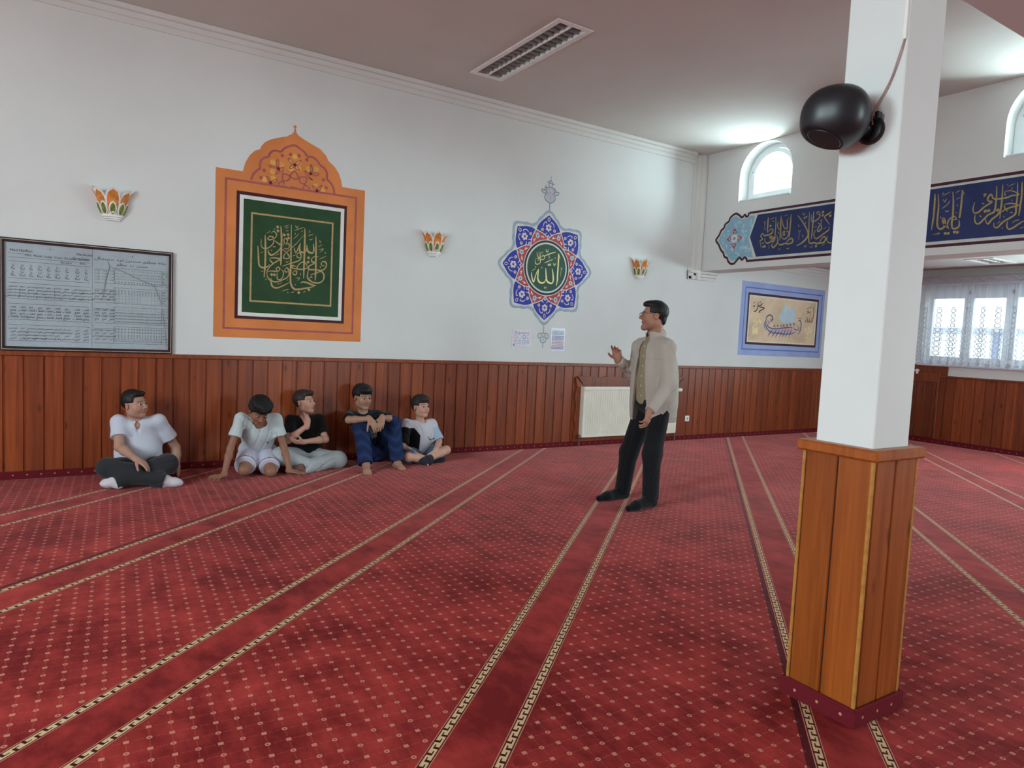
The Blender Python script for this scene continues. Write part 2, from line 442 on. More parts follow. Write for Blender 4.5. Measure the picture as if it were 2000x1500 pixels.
# crown moulding of the left wall, its leg down the corner and its return under the beam
PROF = [(0, 0), (.012, 0), (.016, .012), (.016, .05), (.03, .058), (.034, .07), (.034, .10), (.06, .108), (.066, .12), (.07, .145), (0, .145)]
def moulding(parent_name, a, b, across, out):
    a, b, across, out = [np.array(q, float) for q in (a, b, across, out)]; n = len(PROF)
    V = [p + out * o + across * c for p in (a, b) for o, c in PROF]
    F = [(i, (i + 1) % n, n + (i + 1) % n, n + i) for i in range(n)] + [tuple(range(n - 1, -1, -1)), tuple(range(n, 2 * n))]
    return mesh_obj(parent_name, V, F, M_TRIM)
struct(moulding('trim_1', (XBACK, WY, 4.008), (7.535, WY, 4.008), (0, 0, 1), (0, -1, 0)), 'stepped white crown moulding along the top of the left wall')
struct(moulding('trim_2', (7.535, WY, 4.15), (7.535, WY, 2.362), (1.45, 0, 0), (0, -1, 0)), 'stepped white moulding strip running down the corner beside the beam')
struct(moulding('trim_3', (7.535, WY, 2.362), (8.12, WY, 2.362), (0, 0, .88), (0, -1, 0)), 'short stepped white moulding under the end of the beam')
struct(moulding('trim_4', (XB2, WY, 2.66), (XW, WY, 2.66), (0, 0, .9), (0, -1, 0)), 'white crown moulding of the left wall in the window bay')

# pine panelling: one board mesh shared, every board an object
PITCH = .1435
def board_mesh(name, w, h, t=.016, g=.012):
    """tongue and groove board: a face with a recessed groove along one side"""
    x0, x1, x2 = 0, w - g, w
    V = []; 
    for zz in (0, h):
        V += [(x0, 0, zz), (x0, -t * .55, zz), (x0 + .004, -t, zz), (x1 - .003, -t, zz), (x1, -t * .3, zz), (x2, -t * .3, zz), (x2, 0, zz)]
    n = 7; F = [(i, i + 1, n + i + 1, n + i) for i in range(n - 1)] + [tuple(range(n - 1, -1, -1)), tuple(range(n, 2 * n))]
    me = bpy.data.meshes.new(name); me.from_pydata(V, [], F); me.update(); me.materials.append(M_WOOD); return me
ZW0, ZW1 = .062, 1.065
BM = board_mesh('board', PITCH, ZW1 - ZW0)
x = -.482 - 4 * PITCH
while x < XW - .02:
    data_obj('board', BM, wall_left, (x, WY, ZW0)); x += PITCH
MB().box((x - 83 * PITCH - 4, WY - .012, ZW0), (-.482 - 4 * PITCH, WY, ZW1)).build('panelling_beyond_view', M_WOOD, wall_left)
rail = MB().box((XBACK, WY - .030, ZW1 - .006), (XW, WY, ZW1 + .036), .006).build('cap_rail', M_WOODRAIL, wall_left)
BM2 = board_mesh('board', .1435, 1.085 - .075)
y = 5.70 - .1435
while y > -3.4:
    o = data_obj('board', BM2, wall_win, (XW, y, .075)); o.rotation_euler = (0, 0, -math.pi / 2); o.location.y = y + .1435; y -= .1435
MB().box((XW - .03, -3.5, 1.075), (XW, 5.66, 1.105), .006).build('cap_rail', M_WOODRAIL, wall_win)
def skirt(name, a, b, label, h=.066, t=.014): return struct(MB().box(a, b, .004).build(name, M_SKIRT), label)
skirt('baseboard_left', (XBACK, WY - .026, 0), (XW, WY, .066), 'dark red carpet skirting with pale dots along the left wall')
skirt('baseboard_window', (XW - .026, -3.5, 0), (XW, WY, .078), 'dark red carpet skirting along the window wall')

# low panelled door beside the window bay panelling
door = empty('door_1', (XW, 6.1, 0)); struct(door, 'low pine door with white lever handle under the bay window')
def dpart(name, a, b, mat, bev=.004, parent=door):
    o = MB().box(a, b, bev).build(name, mat, None); o.parent = parent; o.location = (-parent.location[0], -parent.location[1], -parent.location[2]); return o
dpart('door_frame', (XW - .02, 5.54, 1.105), (XW, 6.9, 1.262), M_WOODDK)
dpart('door_post', (XW - .035, 5.655, .078), (XW, 5.69, 1.135), M_WOODDK)
dpart('top_rail', (XW - .04, 5.69, 1.005), (XW - .004, 6.62, 1.13), M_WOODRAIL)
dpart('moulding_strip', (XW - .05, 5.69, .99), (XW - .004, 6.62, 1.008), M_WOODRAIL)
for k in range(6):
    dpart('board', (XW - .03, 5.70 + k * .152, .08), (XW - .004, 5.70 + k * .152 + .146, .99), M_WOODDK)
hd = dpart('lever_handle', (XW - .085, 5.95, 1.155), (XW - .07, 6.06, 1.175), M_WHITE, .004)
dpart('handle_plate', (XW - .072, 5.98, 1.11), (XW - .04, 6.01, 1.19), M_WHITE, .004)

# ---------------------------------------------------------------- arched windows
def offset_arch(a, b, d): return arch_loop(a + d, b - d, AZ0 + d, AZ1 - d)
for k, (a, b) in enumerate(ARCH):
    w = empty('window_%d' % (k + 1), (XB, (a + b) / 2, AZ0)); struct(w, ['arched white window high beside the corner of the left wall', 'arched white window high at the right end of the beam wall'][k])
    inv = Matrix.Translation(-w.location)
    def wpart(name, V, F, mat):
        o = mesh_obj(name, V, F, mat); o.parent = w; o.matrix_parent_inverse = inv; return o
    V, F = prism_x([offset_arch(a, b, .004), offset_arch(a, b, .055)], XB + .18, XB + .25); wpart('window_frame', V, F, M_PVC)
    V, F = prism_x([offset_arch(a, b, .060), offset_arch(a, b, .115)], XB + .165, XB + .225); wpart('sash', V, F, M_PVC)
    V, F = prism_x([offset_arch(a, b, .112)], XB + .19, XB + .196); wpart('pane', V, F, M_GLASS)
    V, F = prism_x([rect(a + .02, AZ0 + .0005, b - .02, AZ0 + .016)], XB - .004, XB + .17); wpart('sill', V, F, M_PVC)
    wpart('stay_arm', MB().tube([(XB + .16, b - .075, AZ0 + .42), (XB + .13, b - .12, AZ0 + .38), (XB + .16, b - .16, AZ0 + .36)], .007, 6).v, MB().tube([(0, 0, 0), (1, 0, 0), (2, 0, 0)], .01, 6).f, M_CHROME)

# bay window: frame, sashes, panes, sill
bw = empty('window_3', (XW, 1.4, WIN[2])); struct(bw, 'wide white bay window with many sashes behind net curtains')
binv = Matrix.Translation(-bw.location)
def bpart(name, mb, mat):
    o = mb.build(name, mat); o.parent = bw; o.matrix_parent_inverse = binv; return o
mb = MB(); mb.box((XW + .09, WIN[0], WIN[2]), (XW + .17, WIN[1], WIN[2] + .06)); mb.box((XW + .09, WIN[0], WIN[3] - .06), (XW + .17, WIN[1], WIN[3]))
bpart('window_frame', mb, M_PVC)
SASH = [(5.894, 5.433), (5.302, 4.853)] + [(4.70 - .59 * k, 4.25 - .59 * k) for k in range(13)]
edges = [WIN[1]] + [(SASH[i][1] + SASH[i + 1][0]) / 2 for i in range(len(SASH) - 1)] + [WIN[0]]
for yy in edges[1:-1]: bpart('mullion', MB().box((XW + .09, yy - .022, WIN[2]), (XW + .17, yy + .022, WIN[3]), .004), M_PVC)
for i, (ya, yb) in enumerate(SASH):
    V, F = prism_x([rect(edges[i + 1] + .024, WIN[2] + .05, edges[i] - .024, WIN[3] - .05), rect(yb, WIN[2] + .13, ya, WIN[3] - .12)], XW + .075, XW + .135)
    m_ = MB(); m_.v = V; m_.f = F; bpart('sash', m_, M_PVC)
    bpart('pane', MB().box((XW + .10, yb - .01, WIN[2] + .12), (XW + .106, ya + .01, WIN[3] - .11)), M_GLASS)
bpart('window_sill', MB().box((XW - .05, WIN[0] - .05, WIN[2] - .03), (XW + .08, WIN[1] + .03, WIN[2] + .002), .005), paint((206, 204, 210), .4))
# decorated curtain pelmet
pel = empty('curtain_pelmet', (XW - .1, 3.8, 2.55)); tag(pel, 'pale grey carved curtain rail with leaf scrolls above the bay window', 'curtain rail')
pinv = Matrix.Translation(-pel.location)
def ppart(name, mb, mat, sm=False):
    o = mb.build(name, mat, None, sm); o.parent = pel; o.matrix_parent_inverse = pinv; return o
M_PEL = paint((186, 186, 194), .5, .05, 30)
ppart('rail', MB().box((XW - .16, -3.4, 2.555), (XW - .005, 6.35, 2.672), .012), M_PEL)
ppart('upper_bead', MB().tube([(XW - .165, -3.4, 2.668), (XW - .165, 6.35, 2.668)], .010, 8), M_PEL)
ppart('lower_bead', MB().tube([(XW - .165, -3.4, 2.560), (XW - .165, 6.35, 2.560)], .010, 8), M_PEL)
for k in range(19):
    y0 = 6.2 - k * .48
    pts = [(XW - .165, y0 - .40 * t, 2.613 + .025 * math.sin(t * 12)) for t in np.linspace(0, 1, 22)]
    ppart('leaf_scroll', MB().tube(pts, [.004 + .012 * math.sin(math.pi * i / 21) for i in range(22)], 6), M_PEL)

# net curtain: pleated sheet with a woven lattice
def lace_mat():
    m = bpy.data.materials.new('lace_net'); m.use_nodes = True; nt = m.node_tree
    nt.nodes.remove(nt.nodes['Principled BSDF']); out = nt.nodes['Material Output']
    x, y, z = sepxyz(nt, coords(nt))
    # chains of rings in columns, denser towards the hem
    cy = (y / .105).fract(); cz = (z / .075).fract()
    dy = (cy - .5) * .105; dz = (cz - .5) * .075
    r = (dy * dy * .9 + dz * dz).sqrt()
    chain = (r - .030).abs().lt(.0055) * (y / .105).floor().mod(2.0).lt(.5)
    dy2 = ((y / .105 + .5).fract() - .5) * .105
    chain2 = ((dy2.abs() - .012 - (z * 84).sin() * .010).abs().lt(.004)) * z.lt(1.9)
    top = z.gt(2.28)
    weave = noise(nt, comb(nt, y * 700, z * 60, 0.0), 1.0, 1)
    dens = (.26 + weave * .16 + chain * .9 * z.lt(2.2) + chain2 * .9 + top * .12 + z.lt(1.33) * .4).min(1.0)
    tr = nt.nodes.new('ShaderNodeBsdfTransparent'); df = nt.nodes.new('ShaderNodeBsdfDiffuse'); tl = nt.nodes.new('ShaderNodeBsdfTranslucent')
    df.inputs[0].default_value = lin(214, 222, 232); tl.inputs[0].default_value = lin(206, 218, 232)
    a = nt.nodes.new('ShaderNodeMixShader'); a.inputs[0].default_value = .012; nt.links.new(df.outputs[0], a.inputs[1]); nt.links.new(tl.outputs[0], a.inputs[2])
    mx = nt.nodes.new('ShaderNodeMixShader'); nt.links.new(dens.v, mx.inputs[0]); nt.links.new(tr.outputs[0], mx.inputs[1]); nt.links.new(a.outputs[0], mx.inputs[2])
    nt.links.new(mx.outputs[0], out.inputs[0]); return m
NY, NZ = 840, 10; V = []; F = []
for i in range(NY + 1):
    yy = 6.06 - 9.35 * i / NY
    for j in range(NZ + 1):
        t = j / NZ; amp = .010 + .014 * t
        V.append((XW - .075 + amp * math.sin(yy * 52 + 1.5 * math.sin(yy * 7)) + .006 * math.sin(yy * 131), yy, 2.545 - t * (1.262 + .012 * math.sin(yy * 23)) ))
for i in range(NY):
    for j in range(NZ):
        a = i * (NZ + 1) + j; F.append((a, a + 1, a + NZ + 2, a + NZ + 1))
tag(mesh_obj('net_curtain', V, F, lace_mat(), None, True), 'white lace net curtain hanging in front of the bay window', 'curtain')

# pale house seen through the bay window
nb = empty('neighbouring_house', (17.0, 5.0, 0)); tag(nb, 'pale house facade seen through the bay window curtains', 'building')
ninv = Matrix.Translation(-nb.location)
def npart(name, a, b, mat):
    o = MB().box(a, b).build(name, mat); o.parent = nb; o.matrix_parent_inverse = ninv; return o
M_FAC = paint((236, 236, 232), .8, .03, 3)
npart('wall', (17, -4, -1), (20, 12, 1.98), M_FAC)
for k in range(9): npart('siding_board', (16.97, -4, .5 + k * .16), (17, 12, .5 + k * .16 + .145), M_FAC)
npart('roof_edge', (16.7, -4, 1.98), (20, 12, 2.06), paint((170, 176, 190), .7))
npart('downpipe', (16.9, 7.0, -1), (16.96, 7.10, 1.98), paint((120, 136, 170), .6))
npart('downpipe', (16.9, 8.5, -1), (16.96, 8.58, 1.98), paint((120, 136, 170), .6))

# ---------------------------------------------------------------- column
cl = empty('column', (2.67, 1.555, 0)); tag(cl, 'white square column with pine cladding around its foot', 'column')
cinv = Matrix.Translation(-cl.location)
def cpart(name, a, b, mat, bev=0.0):
    o = MB().box(a, b, bev).build(name, mat); o.parent = cl; o.matrix_parent_inverse = cinv; return o
cpart('shaft', (2.547, 1.437, 0), (2.795, 1.675, 3.04), M_COLW, .004)
x0, x1, y0, y1 = 2.515, 2.825, 1.41, 1.705
t = .018
cpart('board', (x0, y0 + .148, .06), (x0 + t, y1 - .014, 1.03), M_WOODCOL, .004); cpart('board', (x0, y0 + .006, .06), (x0 + t, y0 + .142, 1.03), M_WOODCOL, .004)
cpart('board', (x0 + .022, y0, .06), (x0 + .150, y0 + t, 1.03), M_WOODCOL, .004); cpart('board', (x0 + .156, y0, .06), (x1 - .012, y0 + t, 1.03), M_WOODCOL, .004)
cpart('board', (x1 - t, y0 + .006, .06), (x1, y0 + .15, 1.03), M_WOODCOL, .004); cpart('board', (x1 - t, y0 + .155, .06), (x1, y1 - .01, 1.03), M_WOODCOL, .004)
cpart('board', (x0 + .01, y1 - t, .06), (x0 + .15, y1, 1.03), M_WOODCOL, .004); cpart('board', (x0 + .155, y1 - t, .06), (x1 - .01, y1, 1.03), M_WOODCOL, .004)
cpart('backing', (x0 + .006, y0 + .006, .05), (x1 - .006, y1 - .006, 1.03), paint((52, 24, 14), .8))
for (cx, cy) in ((x0, y0), (x1, y0), (x0, y1), (x1, y1)):
    o = cpart('corner_bead', (cx - .002 if cx == x0 else cx - .012, cy - .002 if cy == y0 else cy - .012, .06), (cx + .012 if cx == x0 else cx + .002, cy + .012 if cy == y0 else cy + .002, 1.03), paint((176, 122, 58), .4, .1, 30), .003)
cpart('cap_rail', (x0 - .022, y0 - .022, 1.022), (x1 + .022, y1 + .022, 1.066), M_WOODCOL, .008)
V, F = prism_z([rect(x0 - .016, y0 - .016, x1 + .016, y1 + .016), rect(x0 - .001, y0 - .001, x1 + .001, y1 + .001)], 0, .064)
o = mesh_obj('carpet_skirt', V, F, M_SKIRT); o.parent = cl; o.matrix_parent_inverse = cinv
o = MB().tube([(x0 - .010, y0 - .010, .064), (x1 + .010, y0 - .010, .064), (x1 + .010, y1 + .010, .064), (x0 - .010, y1 + .010, .064), (x0 - .010, y0 - .010, .064)], .008, 8).build('carpet_roll', M_SKIRT); o.parent = cl; o.matrix_parent_inverse = cinv
cpart('cable_duct', (2.537, 1.44, 2.565), (2.547, 1.452, 3.03), M_WHITE, .002)

# ---------------------------------------------------------------- recessed luminaires
def luminaire(name, L, z, label, n, axis, tone=150, met=.7):
    x0, x1, y0, y1 = L
    r = empty(name, ((x0 + x1) / 2, (y0 + y1) / 2, z)); tag(r, label, 'ceiling light'); inv = Matrix.Translation(-r.location)
    def lp(nm, mb, mat):
        o = mb.build(nm, mat); o.parent = r; o.matrix_parent_inverse = inv; return o
    V, F = prism_z([rect(x0 - .03, y0 - .03, x1 + .03, y1 + .03), rect(x0 + .022, y0 + .022, x1 - .022, y1 - .022)], z - .008, z - .0005)
    m_ = MB(); m_.v = V; m_.f = F; lp('frame', m_, M_WHITE)
    m_ = MB(); m_.box((x0 + .001, y0 + .001, z + .10), (x1 - .001, y1 - .001, z + .11)); lp('reflector_tray', m_, paint((tone - 30, tone - 32, tone - 34), .35, .04, 10, .5, met * .8))
    V, F = prism_z([rect(x0 + .001, y0 + .001, x1 - .001, y1 - .001), rect(x0 + .012, y0 + .012, x1 - .012, y1 - .012)], z, z + .10); m_ = MB(); m_.v = V; m_.f = F; lp('housing', m_, M_WHITE)
    M_LV = paint((tone, tone, tone), .28, .04, 20, .5, met)
    xm, ym = (x0 + x1) / 2, (y0 + y1) / 2
    if axis == 'y': lp('centre_bar', MB().box((xm - .006, y0 + .012, z + .0), (xm + .006, y1 - .012, z + .05)), M_WHITE)
    else: lp('centre_bar', MB().box((x0 + .012, ym - .006, z), (x1 - .012, ym + .006, z + .05)), M_WHITE)
    for s in (0, 1):
        if axis == 'y': a, b, c0, c1 = (x0 + .014, xm - .007, y0, y1) if s == 0 else (xm + .007, x1 - .014, y0, y1)
        else: a, b, c0, c1 = (y0 + .014, ym - .007, x0, x1) if s == 0 else (ym + .007, y1 - .014, x0, x1)
        tb = [(a + b) / 2]
        q = lp('tube', MB().tube([((a + b) / 2, c0 + .03, z + .075), ((a + b) / 2, c1 - .03, z + .075)] if axis == 'y' else [(c0 + .03, (a + b) / 2, z + .075), (c1 - .03, (a + b) / 2, z + .075)], .013, 10), M_WHITE)
        for k in range(n):
            c = c0 + (c1 - c0) * (k + .5) / n
            # V shaped cross blade
            P = [(-.014, 0.045), (0, .006), (.014, .045)]
            V = []
            for e in (a, b):
                for d, h in P: V.append((e, c + d, z + h) if axis == 'y' else (c + d, e, z + h))
            m_ = MB(); m_.add(V, [(0, 1, 4, 3), (1, 2, 5, 4), (0, 3, 5, 2), (0, 2, 1), (3, 4, 5)]); lp('louvre', m_, M_LV)
    return r
luminaire('recessed_luminaire', LT, ZC, 'long recessed ceiling light with two rows of louvres over the main room', 17, 'y')
luminaire('recessed_luminaire', LE, ZE, 'short recessed ceiling light in the low bay ceiling near the curtains', 6, 'x', 225, .0)  # paler louvres and tray: window light from below is put into their colour

# ---------------------------------------------------------------- radiator and its wooden surround
RX0, RX1, RZ0, RZ1, RYF = 5.665, 7.385, .125, .80, 7.085
rad = empty('panel_radiator', ((RX0 + RX1) / 2, 7.13, RZ0)); tag(rad, 'white ribbed panel radiator low on the wall behind the standing man', 'radiator'); rinv = Matrix.Translation(-rad.location)
def rp(nm, mb, mat, sm=False):
    o = mb.build(nm, mat, None, sm); o.parent = rad; o.matrix_parent_inverse = rinv; return o
M_RAD = paint((234, 230, 216), .35, .02, 6, .5)
n = 42; prof = []
wp = (RX1 - RX0 - .06) / n
prof.append((RX0, RYF + .03)); prof.append((RX0 + .004, RYF + .002)); prof.append((RX0 + .03, RYF))
for k in range(n):
    a = RX0 + .03 + k * wp
    prof += [(a + wp * .12, RYF), (a + wp * .28, RYF + .010), (a + wp * .62, RYF + .010), (a + wp * .80, RYF)]
prof += [(RX1 - .03, RYF), (RX1 - .004, RYF + .002), (RX1, RYF + .03)]
V = [(a, b, z) for z in (RZ0 + .035, RZ1 - .045) for a, b in prof]; L = len(prof)
m_ = MB(); m_.add(V, [(i, i + 1, L + i + 1, L + i) for i in range(L - 1)]); rp('ribbed_panel', m_, M_RAD)
rp('lower_edge', MB().box((RX0, RYF, RZ0), (RX1, RYF + .03, RZ0 + .036), .006), M_RAD)
rp('upper_edge', MB().box((RX0, RYF, RZ1 - .046), (RX1, RYF + .03, RZ1), .006), M_RAD)
rp('side_cover', MB().box((RX0 - .004, RYF + .004, RZ0 + .02), (RX0 + .004, RYF + .09, RZ1), .002), M_RAD); rp('side_cover', MB().box((RX1 - .004, RYF + .004, RZ0 + .02), (RX1 + .004, RYF + .09, RZ1), .002), M_RAD)
rp('rear_panel', MB().box((RX0 + .01, RYF + .07, RZ0 + .01), (RX1 - .01, RYF + .085, RZ1 - .02)), M_RAD)
for k in range(24):
    a = RX0 + .03 + (RX1 - RX0 - .06) * k / 23; rp('top_slat', MB().box((a - .006, RYF + .03, RZ1 - .012), (a + .006, RYF + .085, RZ1 - .004)), M_RAD)
rp('wall_bracket', MB().box((RX0 + .3, RYF + .08, RZ0 + .1), (RX0 + .34, WY - .012, RZ0 + .14)), M_RAD); rp('wall_bracket', MB().box((RX1 - .34, RYF + .08, RZ0 + .1), (RX1 - .3, WY - .012, RZ0 + .14)), M_RAD)
rp('bleed_plug', MB().lathe([(.012, 0), (.014, .004), (.010, .012), (.004, .014)], (RX0 + .02, RYF - .002, RZ1 - .045), 10, (0, -1, 0)), M_CHROME)
rp('lower_valve', MB().lathe([(.012, 0), (.022, .01), (.022, .05), (.014, .06)], (RX0 - .02, RYF + .04, RZ0 - .02), 12).lathe([(.016, 0), (.02, .012), (.02, .03), (.012, .036)], (RX0 + .0, RYF + .04, RZ0 + .02), 12, (-1, 0, 0)), M_CHROME)
rp('pipe', MB().tube([(RX0 - .02, RYF + .04, RZ0 + .01), (RX0 - .02, RYF + .04, 0)], .011, 8), M_CHROME)
rp('thermostat_head', MB().lathe([(.016, 0), (.018, .03), (.012, .035), (.026, .045), (.028, .09), (.024, .105), (.01, .11)], (RX1 + .0, RYF + .04, RZ1 - .05), 14, (1, 0, 0)), M_WHITE, True)
rp('thermostat_nut', MB().lathe([(.018, 0), (.018, .028)], (RX1 - .01, RYF + .04, RZ1 - .05), 6, (1, 0, 0)), M_CHROME)
rp('pipe', MB().tube([(RX1 + .02, RYF + .04, RZ0 + .06), (RX1 + .02, RYF + .04, 0)], .010, 8), M_CHROME)
# scalloped surround boards
sur = empty('radiator_surround', (6.55, 7.19, 0)); tag(sur, 'wavy edged pine board frame on the panelling around the radiator', 'frame'); sinv = Matrix.Translation(-sur.location)
def wavy(a, b, out, n, amp, seed):
    rs = np.random.RandomState(seed); a, b, out = map(np.array, (a, b, out)); r = []
    for i in range(n + 1):
        t = i / n; r.append(tuple(a + (b - a) * t + out * amp * (.5 + .5 * math.sin(t * n * .9 + rs.rand() * .5) * (.6 + .4 * rs.rand()))))
    return r
SX0, SX1, SZ1 = 5.60, 7.56, .935
top = wavy((SX0, SZ1 - .02), (SX1, SZ1 - .02), (0, 1), 30, .026, 1) + [(SX1 - .13, RZ1 - .01), (SX0 + .13, RZ1 - .01)]
lef = [(SX0 + .13, RZ1 - .01), (SX0 + .13, .066), (SX0, .066)] + wavy((SX0, .066), (SX0, SZ1 - .02), (-1, 0), 22, .03, 2)
rig = [(SX1 - .13, RZ1 - .01), (SX1, SZ1 - .02)] + wavy((SX1, SZ1 - .02), (SX1, .066), (1, 0), 22, .02, 3) + [(SX1 - .13, .066)]
for lp in (top, lef, rig):
    V, F = prism_y([lp], WY - .044, WY - .017); o = mesh_obj('surround_board', V, F, M_WOODRAIL); o.parent = sur; o.matrix_parent_inverse = sinv
V, F = prism_y([rect(SX0 + .13, .066, SX1 - .13, .16)], WY - .036, WY - .017); o = mesh_obj('surround_board', V, F, M_WOODRAIL); o.parent = sur; o.matrix_parent_inverse = sinv
sk = empty('wall_socket', (7.70, WY - .02, .315)); tag(sk, 'small white power socket on the panelling right of the radiator', 'socket'); kinv = Matrix.Translation(-sk.location)
for nm, a, b, mt in (('cover_plate', (7.66, WY - .030, .275), (7.745, WY - .016, .36), M_WHITE), ):
    o = MB().box(a, b, .004).build(nm, mt); o.parent = sk; o.matrix_parent_inverse = kinv
o = MB().lathe([(.021, 0), (.021, .003), (.017, .0035)], (7.703, WY - .030, .318), 20, (0, -1, 0)).build('socket_well', paint((196, 196, 190), .5)); o.parent = sk; o.matrix_parent_inverse = kinv
o = MB().box((7.699, WY - .037, .305), (7.706, WY - .030, .331)).build('child_guard', paint((90, 90, 92), .5)); o.parent = sk; o.matrix_parent_inverse = kinv

# ---------------------------------------------------------------- lotus shaped wall lamps
M_OR = paint((214, 132, 62), .55, .14, 26); M_GR = paint((112, 128, 48), .55, .22, 34); M_PLA = paint((236, 234, 230), .55, .03, 14)
def sconce(xc, label):
    r = empty('wall_lamp', (xc, WY, 2.28)); tag(r, label, 'wall lamp', 'lotus wall lamps')
    ZP = [(0.045, .074), (.10, .098), (.15, .112), (.20, .128), (.245, .155), (.28, .185)]
    def rad_at(z):
        return float(np.interp(z, [p[0] for p in ZP], [p[1] for p in ZP]))
    def P(th, z, off): q = rad_at(z) + off; return (q * math.sin(th), -(q * math.cos(th)) * .78, z)
    def petal(nm, th0, hw, z0, z1, off, mat, par, th_=.006, blunt=.5, base=.8, curl=.0):
        nu, nv = 10, 12; V = []; F = []
        for s in (0, 1):
            for j in range(nv + 1):
                t = j / nv; z = z0 + (z1 - z0) * t
                w = hw * (base + (1 - base) * math.sin(min(1, t / .45) * math.pi / 2)) * (math.sqrt(max(0, 1 - max(0, (t - .35) / .65) ** (1.6 + blunt))) if t < 1 else 0)
                for i in range(nu + 1):
                    a = -1 + 2 * i / nu
                    V.append(P(th0 + w * a, z - .008 * abs(a) * t, off - s * th_ + curl * t * t - .004 * (1 - a * a) * 0))
        k = (nu + 1) * (nv + 1)
        for j in range(nv):
            for i in range(nu):
                a = j * (nu + 1) + i; F.append((a, a + 1, a + nu + 2, a + nu + 1)); F.append((k + a, k + a + nu + 1, k + a + nu + 2, k + a + 1))
        for j in range(nv):
            a = j * (nu + 1); F.append((a, a + nu + 1, k + a + nu + 1, k + a)); a += nu; F.append((a, k + a, k + a + nu + 1, a + nu + 1))
        F.append(tuple([i for i in range(nu + 1)][::-1] + [k + i for i in range(nu + 1)]))
        return mesh_obj(nm, V, F, mat, par, False)
    # half bowl
    nth = 26; V = []; F = []; prof = [(z, rad_at(z) - .010) for z in np.linspace(.045, .215, 9)] + [(z, rad_at(z) - .022) for z in np.linspace(.215, .05, 8)]
    for z, q in prof:
        for i in range(nth + 1):
            th = -math.pi / 2 + math.pi * i / nth; V.append((q * math.sin(th), -q * math.cos(th) * .78, z))
    for j in range(len(prof) - 1):
        for i in range(nth): a = j * (nth + 1) + i; F.append((a, a + 1, a + nth + 2, a + nth + 1))
    mesh_obj('bowl', V, F, M_PLA, r, True)
    m_ = MB()
    for (z0, z1, q) in ((.028, .05, .080), (.012, .026, .070), (-.002, .010, .058)):
        ring = []; 
        for zz in (z0, z1):
            ring += [(q * math.sin(-math.pi / 2 + math.pi * i / 20), -q * math.cos(-math.pi / 2 + math.pi * i / 20) * .78, zz) for i in range(21)]
        m_.add(ring, [(i, i + 1, 21 + i + 1, 21 + i) for i in range(20)] + [tuple(range(20, -1, -1)), tuple(range(21, 42)), (0, 21, 41, 20)])
    m_.build('ringed_foot', M_PLA, r)
    for th, z1, off in ((0, .285, .004), (-.92, .275, -.002), (.92, .275, -.002), (-1.42, .292, -.004), (1.42, .292, -.004)):
        hw = .50 if abs(th) < 1 else .22
        p = petal('petal', th, hw, .05, z1, off, M_PLA, r, .008)
        petal('petal_panel', th, hw * .78, .06, z1 - .022, off + .003, M_OR, p, .006)
    for th in (-1.25, -.68, 0, .68, 1.25):
        hw = .30 if abs(th) < 1.2 else .26
        p = petal('leaf', th, hw, .046, .165, .012, M_PLA, r, .008, .2, .45)
        petal('leaf_panel', th, hw * .62, .05, .150, .016, M_GR, p, .006, .2, .45)
    MB().box((-.07, -.006, .02), (.07, 0, .2)).build('wall_plate', M_PLA, r)
    MB().lathe([(.02, 0), (.022, .05), (.014, .06)], (0, -.06, .06), 12).build('bulb_holder', M_PLA, r)
    return r
sconce(.30, 'lotus shaped plaster wall lamp above the framed chart')
sconce(3.465, 'lotus shaped plaster wall lamp between the green panel and the star medallion')
sconce(6.60, 'lotus shaped plaster wall lamp on the wall above the standing man')
